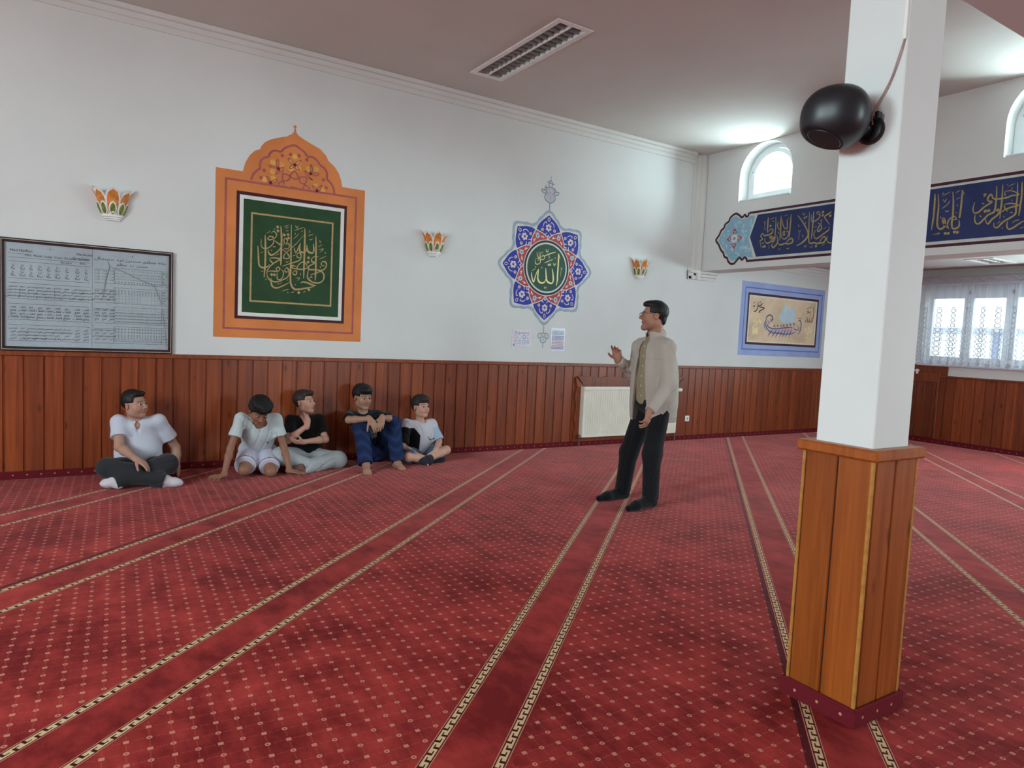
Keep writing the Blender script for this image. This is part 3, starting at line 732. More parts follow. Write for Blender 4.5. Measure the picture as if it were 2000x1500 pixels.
# traced outlines and pen strokes of the wall paintings, millimetres on the wall
G_STROKE=[(21,[1764,2413,1774,2309,1774,2189,1774,2080,1772,2020]),(20,[1868,2440,1870,2265,1872,2046,1871,1908,1880,1837,1911,1795,1955,1795,2005,1805,2055,1817,2095,1831,2131,1851]),(21,[2004,2421,2007,2280,2006,2114,2005,1908]),(20,[2120,2354,2125,2182,2127,2014,2124,1895]),(20,[1615,2309,1620,2184,1621,2022,1613,1886]),(17,[1547,2192,1553,2123,1557,2059,1566,2001,1601,1982,1642,1997,1666,2021]),(14,[1672,2329,1693,2351,1720,2335,1723,2308,1700,2279,1660,2263,1642,2272,1657,2295,1689,2294,1700,2257,1685,2218,1644,2181,1597,2176,1578,2206,1579,2262]),(18,[1711,2258,1754,2231,1776,2217,1756,2176,1714,2134,1677,2114,1650,2138,1648,2165]),(13,[1787,2212,1802,2252,1796,2279,1817,2295,1834,2272,1819,2238,1846,2246,1852,2214,1831,2190,1798,2197]),(13,[1771,2189,1810,2166,1848,2131,1854,2104,1828,2094,1800,2099,1810,2138,1863,2193,1933,2267,1992,2345]),(19,[2094,2273,2101,2224,2097,2184,2069,2176,2040,2195,2027,2255]),(19,[2033,2244,2023,2193,1996,2174,1962,2182,1956,2230,1963,2264]),(12,[1963,2264,1940,2207,1924,2161,1907,2187,1901,2214]),(15,[1930,2140,1946,2163,1969,2155,1972,2116,1954,2087,1910,2066,1856,2044,1781,2010]),(12,[1930,2140,1936,2118,1964,2115]),(16,[1657,2079,1704,2090,1768,2082,1737,2060,1695,2029,1658,1988,1643,1954,1639,1921]),(13,[1662,2069,1684,2044,1705,2025]),(16,[2154,2145,2115,2144,2081,2116,2088,2088,2128,2081,2089,2061,2055,2035,2056,2007,2124,2008,2187,2008,2226,2034,2239,2075,2219,2101,2190,2093,2185,2064,2220,2056]),(15,[2044,2029,2021,2065,1987,2073,1955,2048,1934,2007,1967,1999,2022,2010,2050,2035]),(13,[1934,2002,1895,2004,1884,2030,1928,2023]),(13,[1896,1971,1929,1979,1930,1946,1908,1939,1891,1965]),(16,[1809,1974,1830,2003,1852,1983,1858,1945,1837,1905,1784,1873,1736,1853,1682,1859,1650,1889,1639,1921]),(12,[1809,1974,1825,1959,1852,1967]),(14,[1649,1949,1686,1958,1718,1955,1750,1963,1765,1986,1743,2001,1728,1978,1755,1956]),(12,[1781,1982,1801,1951,1789,1896,1752,1876,1740,1897,1739,1946]),(16,[1682,1887,1683,1838,1700,1801,1743,1793,1801,1820,1860,1857]),(17,[2074,1953,2125,1971,2181,1996,2211,1970,2212,1920,2179,1883,2128,1873,2082,1886,2047,1917,2046,1967,2056,2007]),(17,[1973,1861,2004,1874,2049,1867,2088,1853,2134,1845]),(12,[2059,1901,2081,1937,2092,1921]),(8,[1793,2409,1847,2434]),(8,[1804,2394,1845,2410]),(8,[1816,2373,1829,2370,1843,2379]),(9,[1897,2383,1990,2425]),(8,[1888,2295,1931,2338,1947,2362]),(9,[2036,2345,2097,2371]),(9,[2054,2313,2071,2310,2087,2323]),(9,[2146,2245,2191,2273]),(10,[2152,2218,2203,2229,2164,2191]),(9,[2155,2117,2237,2162]),(8,[1714,2112,1756,2136]),(8,[1887,2124,1925,2145]),(9,[1823,2068,1834,2056,1850,2071]),(6,[1572,2125,1603,2141]),(9,[1691,2202,1704,2198,1718,2202]),(10,[1925,1907,1964,1910,1942,1881]),(9,[1786,1764,1862,1791]),(9,[1879,1754,1917,1768]),(8,[2001,1763,2028,1781]),(8,[1742,1826,1790,1852]),(7,[1581,1943,1607,1951]),(10,[1907,2434,1926,2414,1939,2438]),(8,[2046,2407,2055,2391,2052,2374]),(10,[1974,2392,1980,2379]),(10,[2161,2314,2168,2287]),(10,[2216,2202,2228,2181]),(8,[1973,1966,1974,1933]),(10,[2171,2051,2177,2032]),(10,[1908,2360,1912,2344]),(10,[1678,2168,1681,2155]),(10,[1841,1886,1844,1875]),(10,[1846,1762,1852,1746]),(10,[1918,1845,1924,1832]),(7,[1625,2324,1651,2338,1661,2355]),(10,[1703,2382,1706,2366]),(10,[1629,1877,1635,1861])]
G_DOT=[[1734,2399],[1738,2361],[1800,2328],[1838,2335],[1844,2301],[2050,2124],[2046,2079],[1686,1922],[1713,1922],[1959,1762],[2062,1798]]
S_STROKE=[(25,[5212,2493,5217,2417,5217,2323,5214,2227,5216,2156,5203,2079]),(10,[5212,2490,5229,2456,5240,2424]),(24,[5125,2290,5144,2221,5151,2151,5136,2112,5095,2109,5052,2138,5036,2212,5026,2291]),(23,[5039,2165,5024,2122,4985,2100,4939,2110,4914,2146,4913,2201,4918,2272]),(17,[4918,2272,4892,2223,4868,2151,4854,2103,4832,2134,4818,2184,4813,2221]),(7,[4812,2234,4856,2261,4879,2292]),(8,[4879,2292,4868,2295,4879,2301]),(14,[4999,2438,5078,2474,5170,2505]),(11,[4999,2349,5061,2379,5132,2409]),(8,[5062,2458,5072,2431,5068,2403]),(13,[5057,2350,5064,2330,5078,2333,5080,2352]),(13,[5081,2338,5096,2333,5100,2357]),(10,[5011,2523,5037,2489,5057,2528]),(12,[5138,2362,5160,2336,5181,2371]),(9,[5014,2060,5035,2038,5057,2066]),(13,[5165,2436,5164,2417]),(13,[4965,2299,4966,2281]),(8,[4880,2477,4891,2432,4915,2402,4876,2398]),(9,[4910,2485,4924,2398,4906,2378]),(11,[4939,2488,4939,2390,4936,2348,4897,2326,4865,2337,4860,2382]),(11,[4949,2419,4982,2441,5006,2425,4985,2395,4939,2386]),(6,[4951,2475,4979,2483]),(6,[4959,2443,4975,2454]),(6,[5252,2321,5272,2290,5263,2255,5263,2203]),(6,[5285,2324,5272,2290]),(7,[4895,2367,4922,2384]),(8,[4862,2397,4865,2392])]
BL_STROKE=[(20,[6035,3139,6034,3048,6031,2941]),(17,[6031,2941,5992,2974,5954,2976,5951,2938,5987,2910,6044,2905,6076,2902,6104,2932,6134,2897,6098,2861,6136,2843,6133,2810,6110,2738]),(19,[5918,3133,5909,3035,5910,2929,5909,2849,5934,2809,5954,2822,5926,2862,5972,2882,5989,2868,5950,2848,5984,2808,6035,2802,6064,2837,6060,2874]),(20,[5838,3137,5834,3027,5831,2921,5832,2821]),(15,[5869,3067,5883,3021,5867,2978,5828,2952]),(17,[5748,3085,5736,3016,5737,2964,5774,2973,5803,3023,5815,3087]),(20,[5689,3140,5689,3037,5692,2934,5693,2840]),(15,[5745,2918,5728,2932,5708,2909,5711,2868,5744,2834,5787,2838,5809,2877,5801,2929]),(20,[5884,2890,5860,2819,5880,2768,5927,2734,5948,2757,5948,2789]),(21,[5872,2820,5843,2770,5805,2761,5751,2772,5702,2763,5649,2774,5637,2809,5659,2827,5706,2810,5733,2771]),(24,[5592,3111,5543,3056,5484,2979,5438,2903,5422,2851,5447,2807,5500,2761,5579,2727]),(21,[5429,3134,5422,2982,5414,2830,5402,2758,5372,2740,5333,2747,5299,2734,5254,2735,5200,2740,5181,2778,5200,2810,5236,2783,5255,2740]),(19,[5370,3137,5369,3026,5369,2901,5377,2791]),(14,[5398,3100,5396,3045,5378,3007,5323,3021,5282,3056,5283,3101,5310,3124,5325,3101,5284,3081]),(18,[5304,2989,5257,2954,5243,2923,5262,2890,5295,2883,5292,2918,5263,2965,5246,3022]),(17,[5145,2932,5147,2883,5183,2862,5240,2828,5298,2794,5333,2812,5343,2863,5324,2901]),(19,[5128,3102,5169,3078,5215,3049,5178,2995,5136,2946]),(16,[5157,2815,5164,2767,5133,2730,5079,2720]),(9,[6003,3104,5936,3125]),(8,[5962,3067,5951,3084,5940,3065]),(8,[5788,3126,5740,3136]),(9,[5514,3053,5447,3081]),(8,[5515,3068,5453,3087]),(10,[5533,3137,5507,3108,5489,3134]),(8,[6108,3094,6083,3059,6088,2974]),(8,[6070,3095,6083,3059]),(8,[5573,2927,5552,2889,5555,2792]),(8,[5532,2925,5552,2889]),(10,[5567,2998,5571,2978,5553,2965]),(10,[5476,3018,5468,2987]),(10,[5492,2862,5501,2838,5483,2831]),(8,[5998,2777,5986,2712]),(8,[5845,2722,5830,2695,5814,2720]),(9,[5728,2713,5702,2701,5679,2714]),(9,[5392,2701,5363,2694,5347,2713]),(10,[5469,2733,5455,2701,5434,2730]),(7,[5234,2698,5176,2723]),(7,[5219,2901,5177,2921]),(7,[5344,2933,5312,2950]),(7,[5278,3011,5246,3022]),(10,[6104,2819,6092,2796,6078,2814]),(9,[5867,2941,5855,2913,5875,2920]),(11,[6064,2993,6060,2976]),(9,[5725,3103,5718,3087])]
BL_DOT=[[5990,3022],[5776,2921],[5773,2889],[5243,3111],[5242,3071],[6079,2757],[6057,2761],[5302,2704],[5140,3054]]
BR_STROKE=[(22,[3938,3142,3934,3058,3933,2914,3942,2760]),(23,[3905,3134,3890,2995,3891,2881,3884,2794,3853,2762,3817,2781,3811,2837,3830,2874,3832,2828,3796,2784,3761,2752]),(16,[3772,2759,3784,2812,3769,2855,3723,2878,3705,2848,3742,2846]),(22,[3761,3136,3747,3033,3740,2891,3744,2807,3729,2755,3686,2756,3668,2788,3678,2839]),(21,[3670,3142,3667,3022,3671,2883,3679,2856]),(11,[3670,3142,3657,3115,3647,3086]),(8,[3864,3105,3781,3141]),(8,[3865,3123,3853,3138,3846,3126]),(10,[3853,3075,3834,3044,3815,3076]),(9,[3855,2973,3804,3012,3781,3048]),(12,[3823,2952,3803,2938,3783,2947]),(8,[3734,3120,3686,3144]),(8,[3722,3052,3687,3069]),(8,[3708,3005,3697,2976]),(10,[3711,2921,3707,2907]),(11,[3859,2894,3857,2871]),(8,[3926,2712,3888,2714,3855,2722,3875,2698]),(19,[3353,3135,3347,3032,3348,2925,3358,2878,3405,2857,3441,2818,3483,2779,3514,2788,3527,2828,3526,2871]),(19,[3301,3140,3296,3025,3298,2908,3317,2852,3367,2809,3398,2769,3418,2783,3427,2821]),(10,[3298,2908,3298,2855,3298,2801]),(18,[3174,3139,3165,3006,3166,2902,3169,2834,3222,2798,3267,2771,3311,2722,3341,2731,3349,2775]),(18,[3279,3070,3217,3066,3153,3023,3213,3018,3263,3004,3335,3004,3375,3015,3393,3055,3416,3042,3422,3000,3382,2983,3414,2961,3456,2934,3498,2895,3533,2889,3550,2918,3549,2962,3540,2999]),(12,[3278,3065,3270,3021]),(16,[3272,2942,3211,2944,3149,2918,3203,2907,3254,2892,3299,2866]),(14,[3272,2937,3259,2898,3233,2868]),(18,[3135,3138,3128,3001,3133,2897,3135,2814]),(17,[3085,2764,3133,2735,3177,2703,3213,2696,3230,2725,3229,2772]),(9,[3185,2752,3164,2770,3127,2777]),(7,[3254,3114,3195,3134]),(8,[3265,3137,3255,3125]),(9,[3215,3098,3221,3083]),(9,[3205,2980,3208,2965]),(13,[3472,3066,3443,3067,3465,3038]),(11,[3475,2980,3449,2971]),(11,[3478,2866,3479,2849,3464,2847]),(11,[3213,2855,3189,2852]),(9,[3272,2830,3256,2812]),(7,[3319,2755,3292,2785]),(10,[3272,2718,3266,2702]),(7,[3120,2692,3080,2703])]
BR_DOT=[[3800,2711],[3770,2708],[3709,2716],[3680,2711],[3436,2896],[3406,2898],[3325,2893]]
P_SHIP=[(20,[9394,1784,9441,1758,9533,1734,9690,1737,9871,1760,10055,1776]),(23,[9381,1897,9361,1825,9386,1756,9447,1702,9540,1670,9699,1662,9883,1655,10045,1669,10158,1710]),(16,[9343,1839,9340,1768,9393,1692]),(25,[9375,1854,9380,1904,9442,1943,9510,1933,9543,1885,9520,1841]),(16,[9391,1855,9397,1799,9440,1765]),(24,[10201,1889,10255,1892,10286,1834,10274,1737,10229,1661]),(17,[10193,1808,10229,1758,10190,1734,10140,1754]),(13,[10089,1788,10118,1745,10166,1740]),(11,[10183,1940,10238,1928,10297,1935]),(23,[9568,1721,9446,1616]),(22,[9657,1725,9548,1598]),(22,[9737,1729,9639,1595]),(22,[9816,1736,9740,1599]),(22,[9896,1743,9815,1598]),(20,[9970,1750,9890,1597]),(20,[10045,1760,9983,1600]),(19,[10157,1813,10164,1806]),(19,[10190,1686,10203,1683]),(12,[9417,1871,9433,1829,9477,1831,9481,1888]),(12,[9498,1839,9520,1890,9521,1833]),(14,[9430,1808,9465,1788]),(11,[9573,1772,9587,1794,9606,1777,9576,1773,9608,1766,9613,1748]),(11,[9657,1775,9672,1798,9691,1781,9660,1777,9692,1770,9697,1752]),(11,[9736,1779,9751,1801,9770,1784,9740,1781,9771,1773,9777,1756]),(11,[9809,1790,9824,1812,9843,1795,9813,1791,9845,1784,9850,1766]),(11,[9895,1794,9910,1816,9930,1799,9899,1795,9931,1788,9937,1770]),(11,[9980,1812,9995,1835,10015,1818,9984,1814,10016,1807,10022,1789]),(11,[10073,1824,10088,1847,10108,1829,10076,1826,10109,1818,10115,1800])]
P_WORD=[(19,[9146,2144,9153,2081,9138,2024,9089,1980,9056,1992]),(17,[9268,2124,9228,2093,9155,2067]),(17,[9155,2067,9231,2058,9309,2049,9258,2018,9185,1985,9220,1966]),(7,[9159,2131,9221,2149]),(7,[9182,2115,9234,2135]),(17,[9026,2066,9059,2061,9090,2074]),(9,[9032,2108,9094,2126]),(9,[9051,2033,9070,2006]),(10,[9113,2155,9116,2149]),(12,[9144,1965,9150,1961]),(12,[9262,1979,9268,1976]),(12,[9305,2084,9308,2077]),(15,[10594,2142,10601,2037,10592,1871]),(15,[10552,1989,10569,1900,10521,1890,10491,1986]),(15,[10500,1912,10462,1880,10438,1968]),(9,[10432,1968,10407,1877,10396,1921]),(10,[10408,2019,10549,2064]),(10,[10444,2117,10540,2134]),(15,[10415,2056,10446,2051,10475,2063]),(8,[10411,2086,10433,2109,10461,2081]),(10,[10499,2016,10519,2010,10529,2022]),(10,[10501,1860,10507,1856])]
P_SAIL=[[9823,2159],[9871,2141],[9892,2070],[9963,2052],[10000,2134],[10046,2144],[10094,2038],[10115,1863],[9817,1826],[9707,1886],[9688,1950],[9768,2048]]
P_HULL=[[9419,1757],[9533,1730],[9871,1756],[10056,1772],[10155,1732],[10044,1676],[9698,1669],[9515,1690]]
P_FLOWER=[[9089,1833],[9117,1778],[9161,1816],[9206,1846],[9236,1819],[9073,1734],[9080,1672],[9124,1666],[9166,1717],[9166,1675],[9125,1702],[9077,1699],[9094,1641],[9174,1647],[10416,1758],[10499,1777],[10473,1694],[10531,1719],[10578,1736],[10490,1657],[10572,1683],[10470,1619],[10566,1637],[10522,1598]]
P_RECT={'line':[[8812,2345],[10834,2368],[10811,1380],[8848,1370]],'maroon':[[8907,2269],[10730,2274],[10724,1465],[8902,1455]],'cream':[[8939,2241],[10699,2242],[10684,1490],[8936,1481]],'outer':[[8734,2429],[10885,2455],[8736,1280]]}
A_OUT=[[1394,2896],[1417,2982],[1455,3056],[1500,3105],[1550,3129],[1562,3162],[1594,3204],[1649,3241],[1721,3272],[1799,3298],[1851,3331],[1872,3356],[1876,3397],[1862,3406],[1883,3427],[1902,3414],[1889,3399],[1896,3356],[1920,3329],[1975,3302],[2057,3269],[2141,3236],[2204,3182],[2231,3132],[2297,3084],[2345,3020],[2370,2952],[2383,2882]]
A_STROKE=[(20,[1470,2821,1494,2882,1523,2918,1556,2944]),(20,[1556,2944,1555,3001,1582,3047,1632,3071]),(20,[1632,3071,1652,3116,1693,3142,1734,3139,1750,3139]),(20,[1750,3139,1786,3182,1838,3213,1885,3227,1929,3208,1978,3180,2012,3143]),(21,[2012,3132,2055,3143,2100,3126,2146,3074]),(21,[2146,3074,2185,3054,2214,3015,2219,2945]),(21,[2219,2945,2263,2908,2292,2858,2303,2799]),(9,[1820,3088,1852,3083,1885,3036,1842,3050,1820,3088]),(9,[1953,3090,1921,3079,1885,3036,1927,3048,1953,3090]),(9,[1835,2990,1848,3019,1885,3036,1870,3001,1835,2990]),(9,[1937,2986,1923,3021,1885,3036,1896,3001,1937,2986]),(8,[1720,3066,1708,3022,1725,2983,1734,3026,1720,3066]),(8,[1634,2983,1670,2989,1717,2981,1676,2969,1634,2983]),(8,[1780,2992,1749,2981,1729,2931,1703,2916,1718,2955,1765,2947,1780,2992]),(9,[2052,3069,2042,3025,2054,2978,2067,3023,2052,3069]),(9,[2137,2981,2103,2992,2060,2974,2104,2962,2137,2981]),(9,[1988,2994,2016,2983,2045,2928,2072,2916,2017,2940,1988,2994]),(8,[1611,2880,1627,2851,1656,2824,1647,2865,1611,2880]),(8,[1725,2862,1689,2856,1656,2824,1700,2826,1725,2862]),(9,[2068,2859,2085,2837,2119,2815,2107,2846,2068,2859]),(9,[2168,2877,2135,2856,2119,2815,2152,2831,2168,2877]),(14,[1726,2814,1752,2845,1783,2860,1825,2872,1840,2917,1771,2932]),(14,[1770,2937,1772,2874,1789,2824]),(14,[1840,2917,1886,2972,1925,2920,1894,2893,1840,2917]),(14,[1925,2920,2006,2927,1997,2861,1971,2814]),(14,[1936,2916,1948,2870,1997,2856,2047,2821]),(14,[1853,2813,1922,2812])]
A_BLOB=[[1764,3105],[1592,2932],[2007,3105],[2183,2934],[1845,3130],[1928,3134],[1565,2857],[2213,2857]]
A_CORE=[[1728,2972],[2049,2975],[1888,3034],[1656,2822],[2119,2812]]
A_YEL=[[1675,3026],[1758,3014],[1677,2938],[1888,3116],[1852,3062],[1927,3064],[1854,2993],[1928,3006],[2103,3024],[2026,3017],[1596,2846],[1678,2870],[2180,2835],[2107,2857]]
G_RECT={'pink':[[1232,2814],[2543,2808],[2553,1353],[1234,1364]],'maroon':[[1341,2704],[2439,2700],[2442,1465],[1341,1469]],'white':[[1370,2672],[2409,2666],[2416,1493],[1372,1498]],'green':[[1402,2641],[2373,2632],[2376,1529],[1405,1528]],'gold':[[1475,2514],[2301,2511],[2301,1637],[1480,1639]],'outer':[[1149,2893],[2628,2889],[2637,1276],[1150,1282]]}
M_OUT=(27,[6352,3240,6360,3202,6388,3187,6420,3218,6462,3187,6510,3220,6566,3251,6618,3239,6669,3202,6685,3161,6748,3125,6767,3077,6812,3045,6846,2980,6897,2916,6843,2848,6796,2770,6753,2729,6724,2671,6675,2649,6656,2605,6606,2565,6552,2565,6509,2602,6460,2641,6416,2608,6378,2638,6347,2621,6328,2581])
M_FILL=[[6848,2908],[6793,3006],[6742,3062],[6723,3110],[6664,3146],[6645,3193],[6593,3217],[6555,3213],[6499,3176],[6460,3160],[6416,3173],[6371,3155],[6330,3195],[6246,3188],[6333,2895],[6238,2632],[6311,2634],[6365,2658],[6408,2643],[6453,2652],[6525,2609],[6594,2607],[6644,2647],[6671,2686],[6713,2720],[6732,2765],[6775,2805]]
M_RED=[[6574,2911],[6576,3057],[6438,2911],[6565,2761],[6709,2908]]
B_NAVY=[[6207,3187],[6312,2899],[6188,2634]]
# ---------------------------------------------------------------- paintings on the left wall
FL = Flat('L'); FB = Flat('B')
def bx4(q): return (min(p[0] for p in q) / 1000, min(p[1] for p in q) / 1000), (max(p[0] for p in q) / 1000, max(p[1] for p in q) / 1000)
def avg(q):  # corners TL TR BR BL
    return ((q[0][0] + q[3][0]) / 2000, (q[2][1] + q[3][1]) / 2000), ((q[1][0] + q[2][0]) / 2000, (q[0][1] + q[1][1]) / 2000)
gp = empty('calligraphy_panel', (0, 0, 0)); tag(gp, 'green calligraphy panel in an orange painted arch with a pointed finial', 'wall painting')
c_or = paint((214, 128, 72), .7, .05, 3); c_pk = paint((168, 88, 88), .7, .06, 8); c_mar = paint((66, 22, 34), .6, .05, 10); c_wh = paint((226, 224, 218), .7, .03, 10)
c_grn = paint((32, 66, 34), .55, .10, 5); c_gold = paint((178, 150, 100), .5, .08, 30); c_yel = paint((222, 164, 78), .7, .08, 14); c_rose = paint((206, 122, 92), .7, .05, 14); c_core = paint((112, 22, 30), .6)
(ox0, oz0), (ox1, oz1) = avg(G_RECT['outer'])
arch = m2(A_OUT)
body = [(ox0, oz0), (ox1, oz0), (ox1, oz1)] + [(p[0], max(p[1], oz1)) if i not in (0, len(arch) - 1) else (p[0], oz1) for i, p in enumerate(arch)][::-1] + [(ox0, oz1)]
FL.poly('orange_field', [body], c_or, gp, .0010)
FL.ring('rose_border', avg(G_RECT['pink']), .020, c_pk, gp, .0020)
FL.ring('maroon_border', avg(G_RECT['maroon']), .034, c_mar, gp, .0020)
FL.ring('white_border', avg(G_RECT['white']), .036, c_wh, gp, .0026)
(a0, a1), (a2, a3) = avg(G_RECT['green']); FL.poly('green_field', [rect(a0, a1, a2, a3)], c_grn, gp, .0022)
FL.ring('gold_line', avg(G_RECT['gold']), .017, c_gold, gp, .0032)
FL.ribbons('calligraphy', mm(G_STROKE), c_gold, gp, .0034, nib=.9)
FL.blobs('calligraphy_dot', m2(G_DOT), .017, c_gold, gp, .0034, 4, .1)
FL.blobs('yellow_petal', m2(A_YEL), .030, c_yel, gp, .0014, 6, .3)
FL.ribbons('arabesque', mm(A_STROKE), c_pk, gp, .0022, taper=False)
FL.blobs('bud', m2(A_BLOB), .018, c_pk, gp, .0024, 8)
FL.blobs('blossom_core', m2(A_CORE), .016, c_core, gp, .0028, 8)

# star medallion
CX, CZ = 5.042, 2.293
st = empty('star_medallion', (0, 0, 0)); tag(st, 'eight pointed blue and red star medallion with gold calligraphy on green disc', 'wall painting')
c_gry = paint((158, 170, 186), .7, .04, 12); c_wh2 = paint((214, 214, 206), .7, .03, 12); c_blu = paint((44, 52, 156), .6, .06, 10); c_red = paint((178, 66, 72), .6, .06, 10)
c_cream = paint((226, 214, 206), .7, .04, 20); c_ink = paint((36, 38, 48), .55, .05); c_dgr = paint((44, 78, 62), .55, .08, 6); c_pgold = paint((240, 228, 158), .5, .05, 20); c_lil = paint((206, 186, 208), .7, .05); c_amb = paint((186, 120, 50), .6); c_aqua = paint((164, 206, 212), .6)
def pol(r, th): return (CX + r * math.cos(th), CZ + r * math.sin(th))
def cusped(tip, val, wob, n=9):
    L = []
    for k in range(8):
        a0 = math.pi / 2 + k * math.pi / 4
        for side in (1, -1) if False else (0,):
            for i in range(2 * n):
                t = i / n
                if t <= 1: u = t; th = a0 + u * math.pi / 8; r = tip + (val - tip) * (1 - (1 - u) ** 1.25)
                else: u = 2 - t; th = a0 + (2 - u) * math.pi / 8; r = tip + (val - tip) * (1 - (1 - u) ** 1.25)
                r += wob * abs(math.sin(u * math.pi * 2.5)) * (1 if u > .08 else 0)
                L.append(pol(r, th))
    return L
FL.poly('grey_outline', [cusped(.722, .560, .016), cusped(.684, .520, .016)], c_gry, st, .0012)
FL.poly('white_ground', [cusped(.690, .528, .016)], c_wh2, st, .0010)
PROF_BLUE = ([0, .10, .22, .34, .48, .60, .72, .84, .93, 1], [.10, .45, .80, 1.0, .93, .80, .62, .36, .16, 0]); PROF_RED = ([0, .12, .3, .5, .7, .85, 1], [1.0, .98, .88, .70, .45, .23, 0])
PROF2 = PROF_BLUE
def petal2(r0, r1, hw, th, wob=0.0, n=14):
    L = []
    for s in (1, -1):
        for i in range(n + 1):
            t = i / n if s == 1 else 1 - i / n
            r = r0 + (r1 - r0) * t; w = hw * float(np.interp(t, PROF2[0], PROF2[1]))
            d = np.array([math.cos(th), math.sin(th)]) * r + np.array([-math.sin(th), math.cos(th)]) * w * s
            L.append((CX + d[0], CZ + d[1]))
    return L
def loc(th, r, s): return (CX + r * math.cos(th) - s * math.sin(th), CZ + r * math.sin(th) + s * math.cos(th))
for k in range(8):
    th = math.pi / 2 + k * math.pi / 4
    p = FL.poly('blue_petal', [petal2(.355, .655, .182, th, .006)], c_blu, st, .0018)
    FL.poly('petal_rim', [petal2(.335, .672, .196, th, .006)], c_wh2, p, .0016)
    fl_ = [loc(th, .50 + .042 * math.cos(a), .036 * math.sin(a)) for a in np.linspace(0, 2 * math.pi, 9)[:-1]]
    FL.blobs('blossom', [loc(th, .50 + .034 * math.cos(a), .030 * math.sin(a)) for a in np.linspace(0, 2 * math.pi, 7)[:-1]], .017, c_cream, p, .0022, 6)
    FL.blobs('blossom_heart', [loc(th, .50 + .018 * math.cos(a), .018 * math.sin(a)) for a in np.linspace(.4, 2 * math.pi + .4, 6)[:-1]], .008, c_lil, p, .0026, 6)
    FL.blobs('blossom_eye', [loc(th, .50, 0), loc(th, .455, .012), loc(th, .455, -.012), loc(th, .545, .0)], .006, c_core, p, .0029, 6)
    FL.blobs('small_blossom', [loc(th, .47, .092), loc(th, .47, -.092)], .021, c_cream, p, .0022, 6)
    FL.blobs('small_blossom_eye', [loc(th, .47, .092), loc(th, .47, -.092)], .011, c_amb, p, .0025, 6)
    FL.ribbons('tendril', [(.010, [loc(th, .43, s * .11), loc(th, .415, s * .05), loc(th, .44, s * .02)]) for s in (1, -1)] + [(.010, [loc(th, .50, s * .085), loc(th, .545, s * .075), loc(th, .57, s * .04), loc(th, .545, s * .03)]) for s in (1, -1)] + [(.009, [loc(th, .575, 0), loc(th, .60, s * .016), loc(th, .63, s * .004)]) for s in (1, -1)] + [(.012, [loc(th, .395, s * .06), loc(th, .385, s * .02), loc(th, .41, 0)]) for s in (1, -1)], c_cream, p, .0021)
PROF2 = PROF_RED
for k in range(8):
    th = math.pi / 2 + math.pi / 8 + k * math.pi / 4
    p = FL.poly('red_petal', [petal2(.335, .488, .128, th)], c_red, st, .0024)
    FL.poly('petal_rim', [petal2(.325, .506, .142, th)], c_cream, p, .0022)
    FL.blobs('blossom', [loc(th, .418 + .020 * math.cos(a), .020 * math.sin(a)) for a in np.linspace(0, 2 * math.pi, 7)[:-1]], .013, c_aqua, p, .0030, 6)
    FL.blobs('blossom_eye', [loc(th, .418, 0)], .008, c_ink, p, .0033, 6)
    FL.ribbons('tendril', [(.013, [loc(th, .362, s * .088), loc(th, .385, s * .06), loc(th, .40, s * .04)]) for s in (1, -1)] + [(.010, [loc(th, .375, s * .075), loc(th, .40, s * .075)]) for s in (1, -1)] + [(.008, [loc(th, .445, s * .022), loc(th, .465, s * .008)]) for s in (1, -1)], c_cream, p, .0029)
def disc(r, n=64): return [pol(r, 2 * math.pi * i / n) for i in range(n)]
FL.poly('white_disc', [disc(.352)], c_wh2, st, .0034)
FL.poly('dark_ring', [disc(.342), disc(.315)], c_ink, st, .0037)
FL.poly('green_disc', [disc(.295)], c_dgr, st, .0037)
FL.ribbons('calligraphy', mm(S_STROKE), c_pgold, st, .0042, nib=.9)
# finials above and below
c_g2 = paint((138, 154, 158), .7, .04); c_pl = paint((196, 190, 206), .7, .04)
def T(pts): return [(CX + a / 1000, b / 1000) for a, b in pts]
FL.poly('finial_fill', [T([(0, 3095), (-55, 3125), (-80, 3165), (-60, 3200), (-30, 3195), (-62, 3235), (-50, 3275), (-20, 3290), (20, 3290), (50, 3275), (62, 3235), (30, 3195), (60, 3200), (75, 3160), (50, 3120)])], c_pl, st, .0010)
top = [(.010, T([(0, 3009), (0, 3095)])), (.009, T([(0, 3095), (-60, 3125), (-85, 3165), (-60, 3200)])), (.009, T([(0, 3095), (55, 3122), (80, 3160), (60, 3200)])), (.010, T([(-60, 3200), (-120, 3225), (-128, 3252), (-70, 3240), (-62, 3205)])), (.010, T([(60, 3200), (115, 3215), (128, 3245), (70, 3240), (55, 3205)])), (.008, T([(-30, 3200), (-66, 3240), (-50, 3280), (0, 3295), (50, 3280), (66, 3240), (30, 3200)])), (.008, T([(-20, 3300), (-25, 3340), (0, 3378), (25, 3340), (20, 3300)])), (.009, T([(-50, 3360), (-20, 3345), (20, 3340), (55, 3335)])), (.006, T([(0, 3378), (0, 3429)])), (.008, T([(-60, 3285), (-85, 3270), (-65, 3310)])), (.008, T([(50, 3285), (75, 3275), (85, 3235)])), (.012, T([(-5, 3225), (8, 3225)])), (.012, T([(-5, 3155), (8, 3155)]))]
FL.ribbons('finial', [(w_ * 1.5, p_) for w_, p_ in top], c_g2, st, .0014, taper=False)
